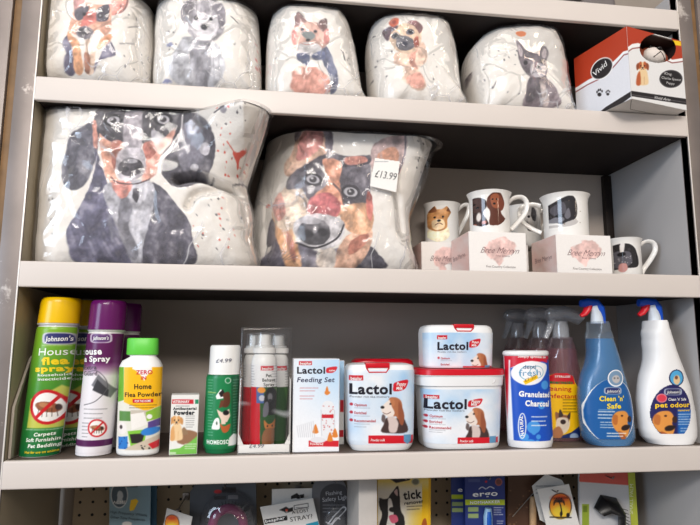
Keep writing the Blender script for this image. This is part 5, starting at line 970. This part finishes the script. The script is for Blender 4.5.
def art(P):
    P.seed = 9; P.sp((44,42,46), [(553, 204), (560, 199), (568, 196), (574, 199), (576, 212), (573, 220), (563, 224), (556, 218), (551, 220), (547, 214), (550, 208)], .7, .4).sp((84,82,90), [(556, 206), (564, 202), (566, 212), (558, 214)], .8).sp((104,102,110), [(568, 208), (570, 216), (567, 219), (565, 215)], .6).ell((120,120,128), (560, 219), 5, 3).ell(BLK, (561, 215), 2, 1.6).sp((190,186,184), [(551, 222), (562, 224), (572, 220), (577, 222), (571, 226), (557, 226)], .8, .6)
    P.dots((120,100,80), (548, 196, 583, 226), 12, .3, .6, 2); P.line((120,120,120), [(580, 227), (586, 226.4)], .6)
mug(541.6, 586.6, 191.6, .036, ZM, 'white mug with a black spaniel head, handle turned to the left', -1, [(545, 204), (538, 201.6), (530, 203), (527, 209), (530, 218), (538, 226), (546, 231)], art, k_ell(564, 212, 23, 17), hr=.45)
def art(P):
    P.seed = 13; P.sp((40,38,40), [(613, 248), (619, 244), (628, 244), (634, 249), (638, 260), (636, 267), (629, 268), (619, 269), (612, 268), (610, 258)], .7, .4).sp((92,90,98), [(618, 252), (629, 252), (631, 262), (626, 267), (620, 267), (616, 262)], .9, .6).sp((236,232,230), [(622, 243.6), (625, 243.6), (624.4, 252), (622.4, 252)], .6).ell(BLK, (623.4, 254), 2.6, 2.2).ell((60,56,60), (618.6, 249.6), 1.3, 1.3).ell((60,56,60), (628.6, 249.4), 1.3, 1.3).sp((206,150,145), [(622.4, 263.6), (626.6, 263.6), (627.6, 269), (625, 272), (622, 270)], .8).dots((190,188,192), (617, 256, 631, 264), 16, .3, .6, 5).sp((44,42,44), [(611, 256), (616, 258), (615, 268), (611, 267)], .6)
mug(607.6, 639, 236, .046, Z2+.0003, 'white mug with a black and white spaniel, alone on the bare shelf at right', 1, [(639, 246), (646, 241.6), (653, 243), (655, 250), (650, 260), (643, 270), (640, 278)], art, k_ell(624, 258, 15.4, 17))
# ================================================================ boxed toy puppy
yaw = math.radians(14); ca, sa = math.cos(yaw), math.sin(yaw); K0 = np.array([.8715, -.0505, Z1+.0006]); bw, bd, bh, lift = .1175, .112, .119, .0
EX, EY = np.array([ca, sa, 0]), np.array([-sa, ca, 0])
r = thing('toy_box', K0, 'red and white box holding a toy puppy behind a round window', 'box'); r.rotation_euler = (0, 0, yaw)
Ri = np.array([[ca, sa, 0], [-sa, ca, 0], [0, 0, 1]])
hc, hr = at(657.3, 49, K0[1]+.012), .0170
def fix(S):
    f0 = S.pt; S.pt = lambda u, v, h: (f0(u, v, h)-K0[None])@Ri.T; return S
FF = fix(Flat(K0, EX, (0, 0, 1), (0, 0, 0))); FS = fix(Flat(K0+EY*bd, -EY, (0, 0, 1), (0, 0, 0)))
bm = bmesh.new(); t = .0012
bbox(bm, 0, bw, 0, bd, .0004, t); bbox(bm, 0, bw, 0, bd, bh-t, bh); bbox(bm, 0, t, 0, bd, t, bh-t); bbox(bm, bw-t, bw, 0, bd, t, bh-t); bbox(bm, t, bw-t, bd-t, bd, t, bh-t)
cb = link(bm_mesh(bm), 'carton', mat('box_card', (228,226,224), .5, var=.02), r)
for q0, q1 in (((.004, .004), (.03, .03)), ((.004, bd-.004), (.03, bd-.03)), ((.03, .03), (bw-.004, .03))):
    tube('flap_edge', [(q0[0], q0[1], .0003), (q1[0], q1[1], .0003)], .0004, mat('card_shadow', (120,116,114), .6), cb, K=6)
OVW = OV((657.6, 48.4), 18, 14.4)
def frontp(P):
    P.C[:] = (232,232,232); P.sp((180,58,28), [(610, 10), (700, 10), (712, 54), (690, 58), (668, 62), (648, 50), (634, 43.6), (627, 47), (618, 54), (600, 60)], .6) if 0 else P.poly((180,58,28), [(610, 0), (710, 0), (710, 53), (690, 57), (672, 60), (650, 50), (638, 43), (632, 44), (626, 48.5), (610, 62)], .6)
    P.line((246,246,246), [(612, 63), (626, 50), (632, 46), (640, 45), (652, 52), (672, 61), (690, 58.6), (712, 54)], 2.4, sm=False).line((130,30,24), [(612, 65.4), (626, 53), (632.4, 48.6), (640, 47.6), (652, 54), (672, 63), (690, 60.6), (712, 56)], .9, sm=False)
    P.poly((28,24,28), [(610, 92), (632, 91), (700, 101), (700, 107), (632, 96.4), (610, 98)], .5); P.poly((246,206,30), [(671.4, 40), (680.6, 41.6), (681, 46), (672, 44.6)], .5)
    puppy(P, 6.3, (634.5, 61), ((186,92,50), (236,206,160), (140,70,40))); P.poly((28,24,28), OV((670.8, 79), 11.6, 9), .5).ring((90,90,94), (670.8, 79), 10.8, 8.4, .5, )
    P.line((130,128,130), [(628, 94), (640, 96), (690, 103)], .4)
L = Label(); L.grid(FF, frontp, box_=(0, bw, .0006, bh), res=2, h=.0003, keep=lambda X, Y: sdpoly(X, Y, OVW) > 0)
L.text(FF, 'King', 664, 74.6, 671, 75.6, 2.6, (210,210,210), 0); L.text(FF, 'Charles Spaniel', 661, 78.8, 680, 81.4, 2.5, (210,210,210), 0); L.text(FF, 'Puppy', 666, 84, 674, 85.2, 2.5, (210,210,210), 0); L.text(FF, 'Vivid Arts', 654, 99, 670, 101.4, 3, (220,220,220), 0, .3)
L.build('printed_front', r, CARD)
def sidep(P):
    P.C[:] = (226,228,234); P.poly((180,58,28), [(560, 30), (640, 10), (640, 49), (624, 52), (613, 62), (600, 74), (588, 80), (560, 98)], .6).line((246,246,246), [(560, 99), (588, 82), (602, 75), (614, 63), (624, 52.6), (640, 48)], 2.2, sm=False).line((130,30,24), [(560, 101.6), (588, 84.6), (603, 77.4), (615, 65.6), (624, 55), (640, 50.6)], .9, sm=False)
    P.poly(WHT, OV((602.6, 69), 11.6, 10), .5) if 0 else None; P.ell(WHT, (602, 68.6), 13, 9.2, -45).ell((28,24,28), (602, 68.6), 12, 8.2, -45)
    for x, y, s in ((599.6, 93, 1.), (608, 93, .72)): P.ell((28,24,28), (x, y+1.6*s), 2*s, 1.9*s); [P.ell((28,24,28), (x+dx*s, y+dy*s), .8*s, 1.3*s, soft=.4) for dx, dy in ((-2.4, -1), (-.9, -2.8), (.9, -3.2), (2.6, -1.8))]
    P.poly((28,24,28), [(600, 112), (606, 107), (631, 91.4), (631, 97), (610, 112)], .5)
L = Label(); L.grid(FS, sidep, box_=(0, bd, .0006, bh), res=2); L.text(FS, 'Vivid', 596, 76, 609, 64, 5, WHT, .0, .3); L.build('printed_side', r, CARD)
# the toy inside
u_, v_ = Flat(K0+EY*.012, EX, (0, 0, 1), K0).uv(657, 49.5); hp = K0+EX*u_[0]+EY*.030; hz = K0[2]+v_[0]
r2 = thing('toy_puppy', (hp[0], hp[1], Z1+t), 'brown and white toy puppy looking out of the round window', 'toy'); r2.rotation_euler = (0, 0, yaw)
def blob(name, c, rad, m, par, sub=3, fn=None):
    bm = bmesh.new(); bmesh.ops.create_icosphere(bm, subdivisions=sub, radius=1)
    for v in bm.verts:
        p = v.co.copy()
        if fn: p = fn(p)
        v.co = Vector((c[0]+p.x*rad[0], c[1]+p.y*rad[1], c[2]+p.z*rad[2]))
    return link(bm_mesh(bm), name, m, par)
fur = mat('toy_fur_white', (226,216,208), .8, bump=.4, scale=400); brn = mat('toy_fur_brown', (140,64,38), .8, bump=.4, scale=400); nz = mat('toy_nose', (24,18,18), .25)
h0 = .0965
box('shade_lining', .002, bw-.002, .05+.034-.034, .052, .002, bh-.002, mat('dark_brown_lining', (52,32,27), .7), r, 0)  # dark brown panels added to paint the box interior's shade behind the window
for q in ((.0015, .003, .002, .05, .002, bh-.002), (bw-.003, bw-.0015, .002, .05, .002, bh-.002), (.003, bw-.003, .002, .05, bh-.003, bh-.0015), (.003, bw-.003, .002, .014, .0012, .0016)): box('shade_lining', q[0], q[1], q[2]+.0, q[3], q[4], q[5], MATS['dark_brown_lining'], r, 0)
blob('body', (0, .0, h0*.40+.0006), (.024, .012, h0*.395), fur, r2)
blob('head', (0, -.002, h0-.004), (.028, .016, .018), brn, r2); blob('muzzle', (-.001, -.012, h0-.005), (.022, .013, .0150), fur, r2)
blob('nose', (-.001, -.0235, h0+.004), (.0052, .003, .0036), nz, r2, 2)
tube('mouth', [(-.013, -.0215, h0-.012), (-.006, -.0243, h0-.006), (-.001, -.0250, h0-.002), (.004, -.0243, h0-.006), (.011, -.0215, h0-.012)], .0008, nz, r2, K=6)
for sx in (-1, 1): blob('ear', (sx*.028, -.004, h0-.004), (.004, .010, .014), brn, r2); blob('eye', (sx*.012, -.0165, h0+.008), (.003, .0018, .003), nz, r2, 2)
# ================================================================ packets on the top shelf, seen only by their lower edges
def parcel(name, x0, x1, y0, y1, z0, z1, label, cat, m, b=.01):
    o = ((x0+x1)/2, (y0+y1)/2, z0); r = thing(name, o, label, cat); w, d = (x1-x0)/2, (y1-y0)/2
    bm = bmesh.new(); bbox(bm, -w, w, -d, d, .0006, z1-z0, b, seg=4); bmesh.ops.subdivide_edges(bm, edges=bm.edges[:], cuts=2, use_grid_fill=True)
    for v in bm.verts:
        if v.co.z > .004: v.co += v.normal*.002*math.sin(v.co.x*90+v.co.z*70)
    link(bm_mesh(bm), 'packet', m, r); box('seam_tape', -w*.3, w*.3, -d-.0035, -d-.0022, .012, .02, mat('tape', (236,214,206), .3), r, .0003); return r
parcel('soft_packet', .50, .70, -.006, .16, Z0, Z0+.09, 'pinkish soft packet on the top shelf, cut off by the frame', 'packet', mat('pink_packet', (196,156,150), .4, var=.1, scale=30))
parcel('soft_packet', .72, .90, .012, .16, Z0, Z0+.07, 'dark grey soft packet on the top shelf toward the right', 'packet', mat('grey_packet', (110,104,104), .4, var=.1, scale=30))
# ================================================================ packs hanging on the pegboard under the lowest shelf
PEG = mat('peg_wire', (150,146,144), .3, .8)
def hook(x, z, y1, label, tip=False):
    r = thing('display_hook', (x, DEP-.0045, z), label, 'hook'); y = y1-(DEP-.0045)
    tube('wire', [(0, -.0002, 0), (0, y*.5, 0), (0, y, .0), (0, y-.004, .004)], .0012, PEG, r, K=8)
    box('back_clip', -.005, .005, -.0022, -.0004, -.006, .006, PEG, r, .0003)
    if tip: blob('tip', (0, y-.004, .0045), (.0022, .0022, .0022), mat('tip_red', (190,70,50), .4), r, 2)
def card(name, label, cat, pts, y, th, art, texts=(), col=(230,228,224), bg=(230,228,224), group=None, m=None, bm_extra=None, part='card', res=1.7, below=.10):
    """hanging card: outline pts (pixels at depth y), th thick"""
    W = [at(px, py, y) for px, py in pts]; org = np.array([sum(w[0] for w in W)/len(W), y, max(w[2] for w in W)])
    r = thing(name, org, label, cat, group); bm = bmesh.new()
    a = [bm.verts.new((w[0]-org[0], 0, w[2]-org[2])) for w in W]; b = [bm.verts.new((w[0]-org[0], th, w[2]-org[2])) for w in W]
    bm.faces.new(a); bm.faces.new(b[::-1]); n = len(W)
    for i in range(n): bm.faces.new((a[i], a[i-1], b[i-1], b[i]))
    link(bm_mesh(bm), part, m or mat('card_%d_%d_%d' % col, col, .45, var=.03), r)
    F = Flat((org[0], y, org[2]), (1, 0, 0), (0, 0, 1), org); L = Label(); us = [w[0]-org[0] for w in W]; vs = [w[2]-org[2] for w in W]
    if art: L.grid(F, art, box_=(min(us), max(us), max(min(vs), -.11), max(vs)), bg=bg, keep=lambda X, Y: sdpoly(X, Y, pts) < -.05, h=.0003, res=res)
    for t in texts: L.text(F, *t)
    if art or texts: L.build('print', r, CARD)
    return r, F, org
BL = film_mat('blister', .06, .5, .05, .08, 14, bumpd=.002)
# blue-grey whistle card, another just behind
def art(P):
    P.C[:] = (128,160,176); P.ell((226,230,230), (119.4, 495), 8.6, 13).ell((70,90,104), (119.4, 495), 7.8, 12).ell((190,200,206), (120, 495), 3, 5, warp=1).poly((190,200,206), [(116, 504), (118, 496), (123, 500), (124, 504)], .6); P.poly((250,206,30), [(131, 500), (136, 498.6), (138.4, 501), (134, 510), (130, 511), (129.4, 508)], .5).ell((236,236,236), (127, 524), 5, 2.6)
    P.rect((30,30,34), 124, 484, 138, 487)
card('whistle_card', 'blue-grey dog whistle card with oval badge and yellow sticker', 'card', [(109.5, 474), (151, 474), (149, 600), (109, 600)], .17, .0008, art, col=(150,176,190),
  texts=[('ACME', 113, 503.6, 126, 503.4, 3, WHT, .0), ('High Frequency Whistle', 110.6, 513, 147, 516.4, 2.8, (40,54,64), 0), ('Other Tone Frequencies', 110.6, 518, 145, 521, 2.8, (40,54,64), 0)])
card('whistle_card', 'plain blue card edge showing behind the whistle card', 'card', [(112, 475), (157, 475), (156, 600), (112, 600)], .185, .0008, lambda P: P.rect((40,90,120), 0, 0, 700, 700), col=(50,100,130))
hook(at(131, 480, .17)[0], at(131, 480, .17)[2], .150, 'wire hook hidden under the shelf lip, holding the whistle cards')
def emblem(P, c, r):
    P.ell((34,26,26), c, r, r*1.16).ell((250,150,40), c, r*.92, r*1.08).ell((250,214,60), (c[0], c[1]+r*.5), r*.8, r*.56, soft=r*.4).ell((222,70,40), (c[0], c[1]-r*.7), r*.7, r*.3, soft=r*.3, al=.8)
def art(P): P.C[:] = (228,226,222); emblem(P, (172, 523), 7.4)
card('swing_tag', 'small white tilted tag with orange sunset emblem, at the left of the pegboard', 'tag', [(167, 508), (192.6, 516.6), (184, 560), (158, 552)], .15, .0006, art)
hook(at(180, 493, .15)[0], at(180, 506, .15)[2]-.003, .13, 'wire hook carrying the small tilted tag')
# pink comb in its blister
r, F, org = card('comb_pack', 'dark blister pack with a round pink toothed comb', 'pack', [(190, 492), (197, 482), (210, 476), (244, 476), (256, 482), (258, 600), (188, 600)], .175, .0008,
  lambda P: (P.rect((74,82,92), 0, 0, 700, 700), P.ell((200,40,50), (218, 491.6), 4, 2), P.rect((30,30,36), 222, 487, 236, 492.6), P.rect((30,30,36), 214, 496, 226, 499.6), P.rect((150,150,156), 228, 495, 238, 499)), col=(84,92,102))
c = at(228, 526, .158); V, Fc = tube_data([(c[0]-org[0]+.024*math.cos(t), -.016, c[2]-org[2]+.026*math.sin(t)) for t in np.linspace(0, 2*math.pi, 40, endpoint=False)], .0075, 12, False, True)
ck = link(meshdata(V, Fc), 'comb_head', plast('pink', (150,52,104), .35), r)
bm = bmesh.new()
for k in range(19):
    t = math.radians(10+160*k/18); me = bpy.data.meshes.new('t'); Vt, Ft = tube_data([(c[0]-org[0]+.024*math.cos(t), -.0165, c[2]-org[2]+.026*math.sin(t)), (c[0]-org[0]+.036*math.cos(t), -.0165, c[2]-org[2]+.038*math.sin(t))], [.0011, .0006], 6); me.from_pydata([tuple(v) for v in Vt], [], Ft); bm.from_mesh(me); bpy.data.meshes.remove(me)
link(bm_mesh(bm), 'teeth', plast('black', (18,18,20), .35), ck)
blob('blister', (c[0]-org[0], -.003, c[2]-org[2]), (.046, .028, .052), BL, r)
hook(at(226, 484, .175)[0], at(226, 484, .175)[2], .15, 'wire hook hidden under the shelf lip, holding the pink comb pack')
# two leaflets about strays
card('stray_leaflet', 'white header card standing up behind the tilted one', 'card', [(272, 489), (316, 488), (317, 600), (270, 600)], .172, .0006, lambda P: (P.poly((24,22,24), [(291, 496), (297, 493), (299, 495), (304, 494), (304, 497.6), (298, 499), (296, 498), (291, 499)], .5)))
def art(P): P.poly((24,22,24), [(279, 510), (286, 506.6), (289, 508.4), (293, 507), (293, 511), (286, 513), (284, 511.6)], .5).poly((24,22,24), [(264, 519.6), (287, 515.6), (287.6, 520), (265, 524)], .4).poly((30,150,180), [(306, 524), (326, 519), (330, 545), (309, 550)], .5).line((40,40,44), [(294, 505.6), (308, 503.2), (308.4, 507), (294.4, 509.6), (294, 505.6)], .6, sm=False).tiny((60,60,66), 296, 507.6, 307, 1, 2)
card('stray_leaflet', 'tilted white header card asking about strays, with black bar', 'card', [(260, 507), (313, 498), (334, 590), (282, 600)], .158, .0006, art,
  texts=[('beaphar', 265.6, 522.6, 285, 518.8, 3, WHT, .02), ('A LOST', 292, 514, 309, 511.4, 3.4, (40,40,44), 0), ('STRAY?', 290.4, 521.6, 312.6, 518, 4.6, (40,40,44), 0)])
hook(at(286.5, 508.5, .150)[0], at(286.5, 509.5, .158)[2], .142, 'wire hook with a reddish tip through the tilted header card', True)
hook(at(297, 497, .172)[0]+.004, at(297, 496.4, .172)[2], .163, 'short wire hook behind, holding the upright header card')
# safety light
def arch(x0, x1, yt, yb, k=12): return [(x0, yb)]+[((x0+x1)/2-(x1-x0)/2*math.cos(t), yt+(x1-x0)/2*.8-(x1-x0)/2*.8*math.sin(t)) for t in np.linspace(0, math.pi, k)]+[(x1, yb)]
def art(P):
    P.C[:] = (104,106,112); P.poly((58,60,66), arch(320, 351, 483.4, 600), .6).tiny((170,172,178), 323, 505, 345, 3, 3.4, al=.7)
    for q in ([(328, 524), (334, 516), (338, 512), (343, 507), (346, 509), (341, 515), (335, 521), (331, 526)], [(326, 522), (331, 524), (336, 518), (340, 519)]): P.line((226,226,230), q, 1.1)
r, F, org = card('safety_light_pack', 'grey arched blister pack of a clip-on safety light', 'pack', arch(312, 346.8, 476, 600), .168, .0008, art, col=(120,122,128),
  texts=[('Flashing', 326, 495.4, 342, 493.6, 4, (190,192,198), -.005), ('Safety Light', 322.6, 501.8, 349.6, 498.6, 4.2, (196,198,204), -.005)])
c = at(335, 535, .16); blob('blister', (c[0]-org[0], 0, c[2]-org[2]), (.020, .012, .05), BL, r)
hook(at(335, 481, .168)[0], at(335, 480, .168)[2], .15, 'wire hook hidden under the lip above the safety light')
# tick remover
def art(P):
    P.C[:] = (236,232,220); P.vgrad((250,206,40), (250,200,20), 470, 530, np.clip((P.X-404)/20, 0, 1)*np.clip((P.Y-500)/14, 0, 1)).rect((250,200,20), 422, 460, 440, 600).vgrad((250,206,40), (240,232,200), 470, 492, np.clip((492-P.Y)/10, 0, 1)).poly((24,22,26), [(390, 472), (412, 472), (410, 480), (396, 483), (390, 479)], .6).ell((180,180,150), (415.5, 481.6), 4, 3.6).ell((120,120,100), (415.5, 481.6), 3, 2.6)
    P.seed = 3; P.sp((28,26,30), [(379, 498), (384, 499), (388, 498), (392, 492), (397, 486), (399, 490), (400, 502), (401, 510), (404, 518), (402, 530), (380, 530), (382, 514), (380, 508)], .7, .6)
    P.sp((236,234,232), [(388, 500), (391, 499), (393, 507), (394, 520), (396, 530), (386, 530), (388, 516)], .8).ell((26,24,26), (392.6, 509.5), 3.6, 2.6).sp((220,100,130), [(389, 516), (396, 515), (398, 521), (392, 523)], .6).sp((210,180,180), [(394, 492), (397, 489), (397.6, 496)], .6).sp((180,90,30), [(421, 530), (423, 520), (426, 519), (427, 530)], .6).rect((236,180,20), 428.5, 460, 432, 600)
    P.tiny((60,50,40), 407, 506.6, 422, 2, 3, al=.8, slope=-.05)
card('tick_remover_pack', 'yellow and white tick remover pack with black and white dog', 'pack', [(377.5, 474), (431, 473), (430, 600), (377, 600)], .13, .006, art, col=(230,190,40),
  texts=[('tick', 403.6, 499.6, 422, 497.6, 9.0, (24,22,26), .03), ('remover', 404.4, 505, 423.4, 502.6, 3.6, (24,22,26), .02)])
hook(at(404, 479, .13)[0], at(404, 477, .13)[2], .115, 'wire hook hidden under the lip above the tick remover')
# blue packs
def eart(P):
    P.C[:] = (34,52,120); dx = P.O[0]
    P.rect((180,196,40), 465, 499.6, 506, 505).ell((170,90,80), (498.6, 482), 3.6, 3.8).ell((110,60,60), (498.6, 482), 2.6, 2.8).rect((150,170,110), 468, 507, 478.4, 511.6).rect((150,170,110), 468, 513.6, 478.4, 518).tiny(WHT, 494, 507.6, 503, 4, 2.3, al=.8).tiny(WHT, 497, 521, 503, 2, 2.3, al=.8).line(WHT, [(479, 489), (482, 487), (485.6, 489)], .7).line(WHT, [(486.6, 488.6), (490, 486.6), (494, 488.4)], .7).rect((90,100,150), 468, 479, 480, 482, al=.6).ell((200,30,60), (486, 481.6), 1.2, 1.2)
    P.rect((180,196,40), 440, 494.6, 463, 499).rect((150,170,110), 452, 502, 463, 506).rect((150,170,110), 452, 508, 463, 512)
e1, F1, o1 = card('grooming_tool_pack', 'navy pack with white lettering and blue handle, in front', 'pack', [(464.6, 474), (504.6, 472), (506.6, 600), (466.4, 600)], .135, .001, eart, col=(34,52,120), group='navy grooming packs',
  texts=[('ergo', 472.6, 496.6, 497.6, 495.4, 5.4, WHT, .02), ('NOMHAKKER', 470, 504, 500, 502.8, 2.9, WHT, .02)])
tube('handle', [(at(488+dx, y, .13)[0]-o1[0], -.006, at(488, y, .13)[2]-o1[2]) for dx, y in ((0, 508), (-.4, 516), (0, 530), (0, 560))], [(.006, .005), (.0085, .007), (.009, .007), (.008, .007)], plast('pale_blue', (150,190,226), .35), e1, K=18)
tube('grip', [(at(489.5, y, .122)[0]-o1[0], -.0115, at(489, y, .122)[2]-o1[2]) for y in (512, 518, 530, 560)], [(.003, .003), (.0048, .004), (.005, .004), (.005, .004)], plast('deep_blue', (20,90,190), .3), e1, K=14)
card('grooming_tool_pack', 'navy pack mostly hidden behind the front one', 'pack', [(451, 475), (492, 474), (494, 600), (452, 600)], .155, .001, eart, col=(34,52,120), group='navy grooming packs', texts=[('e', 457.6, 491.6, 462.6, 491.4, 4.6, WHT, .02)])
hook(at(486, 479, .135)[0], at(486, 477, .135)[2], .118, 'wire hook hidden under the lip above the navy packs')
# brown chew bag with its wooden spotted stick, and swing tags
r, F, org = card('chew_bag', 'brown clear bag with a spotted wooden stick inside, tied with cord', 'bag', [(508, 476), (560, 474), (566, 600), (506, 600)], .175, .012, lambda P: (P.rect((92,64,48), 0, 0, 700, 700), P.dots((140,104,76), (508, 490, 545, 530), 30, .5, 1.3, 3)), col=(92,64,48))
tube('wooden_stick', [(at(534, y, .165)[0]-org[0], -.006, at(534, y, .165)[2]-org[2]) for y in (497, 499, 506, 520, 560)], [.003, .0052, .006, .006, .006], mat('pale_wood', (196,160,120), .5, var=.15, scale=80, wear=((110,70,40), 300, .62)), r)
tube('cord', [(p[0]-org[0], -.003, p[2]-org[2]) for p in (at(513, 517, .17), at(528, 500, .17), at(546, 480, .17))], .0008, mat('cord_grey', (150,144,138), .6), r, K=6)
card('swing_tag', 'white tag turned away behind the big sunset tag', 'tag', [(532, 486), (546, 474), (562, 480), (572, 500), (560, 530), (540, 520)], .158, .0006, lambda P: P.tiny((90,90,96), 536, 486, 556, 3, 3.5))
def art(P):
    P.C[:] = (236,234,230); emblem(P, (560.4, 506), 11.4); c = (560, 506)
    P.line((24,22,24), [(562, 514), (560.6, 506), (559, 502)], 1.2)
    for a in range(7): t = math.radians(-200+a*36); P.line((24,22,24), [(559, 502), (559+4*math.cos(t), 501+3.2*math.sin(t)), (559+5.6*math.cos(t), 503+2.6*math.sin(t)+1)], .9)
    P.line((24,22,24), [(550, 517), (571, 517.6)], 1.2).ell((24,22,24), (561, 514), 1.2, 2.6).ell((24,22,24), (568, 515), 1.8, 2.2)
card('swing_tag', 'large white tag with orange sunset and palm tree emblem', 'tag', [(537, 489), (569, 484), (591, 570), (560, 580)], .145, .0007, art, texts=[('PAWS PARADISE', 552.6, 499.4, 568, 498.6, 2.2, (30,24,24), .0)])
hook(at(552, 489, .145)[0], at(552, 490, .145)[2], .128, 'wire hook carrying the large sunset tag')
# comb pack
def art(P):
    P.C[:] = (206,206,208); P.poly((214,92,80), [(570, 460), (640, 460), (640, 486), (570, 481)], .5); P.rect((150,170,50), 582, 504, 589, 540).rect((110,130,30), 583, 506, 587, 512)
r, F, org = card('grooming_comb_pack', 'clear pack with red band, yellow-green edge and black slanted comb', 'pack', [(579, 472), (634.4, 470), (636, 600), (580, 600)], .15, .004, art, col=(196,198,200))
W = [at(627.4, 470, .1495), at(634.4, 470, .1495), at(635.6, 560, .1495), at(627.4, 560, .1495)]; bm = bmesh.new()
bbox(bm, W[0][0]-org[0], W[1][0]-org[0], -.0016, -.0008, W[2][2]-org[2], W[0][2]-org[2], .0003); link(bm_mesh(bm), 'side_strip', mat('lime_strip', (186,196,70), .45), r)
S = Flat((org[0], .1484, org[2]), (1, 0, 0), (0, 0, 1), org); L = Label(); L.text(S, 'SMALL PALM', 632.6, 514, 633, 484, 3.6, (240,244,200), .0, up=(-1, 0)); L.build('side_lettering', r, CARD)
def P3(px, py, y): w = at(px, py, y); return (w[0]-org[0], w[1]-org[1], w[2]-org[2])
cmb = tube('comb', [P3(599, 512, .14), P3(606, 504, .14), P3(616, 506, .14), P3(622, 514, .14), P3(622, 540, .14)], [(.010, .005), (.017, .006), (.020, .006), (.021, .006), (.020, .006)], plast('black', (18,18,20), .35), r, K=16)
bm = bmesh.new()
for k in range(9):
    a, b = P3(616+k*1.6, 507+k*3.4, .138), P3(628+k*.7, 510.5+k*3.8, .138); Vt, Ft = tube_data([a, b], [.0009, .0005], 6); me = bpy.data.meshes.new('t'); me.from_pydata([tuple(v) for v in Vt], [], Ft); bm.from_mesh(me); bpy.data.meshes.remove(me)
link(bm_mesh(bm), 'teeth', plast('dark_teeth', (30,30,32), .35), cmb)
hook(at(606, 476, .15)[0], at(606, 476, .15)[2], .13, 'wire hook hidden under the lip above the comb pack')
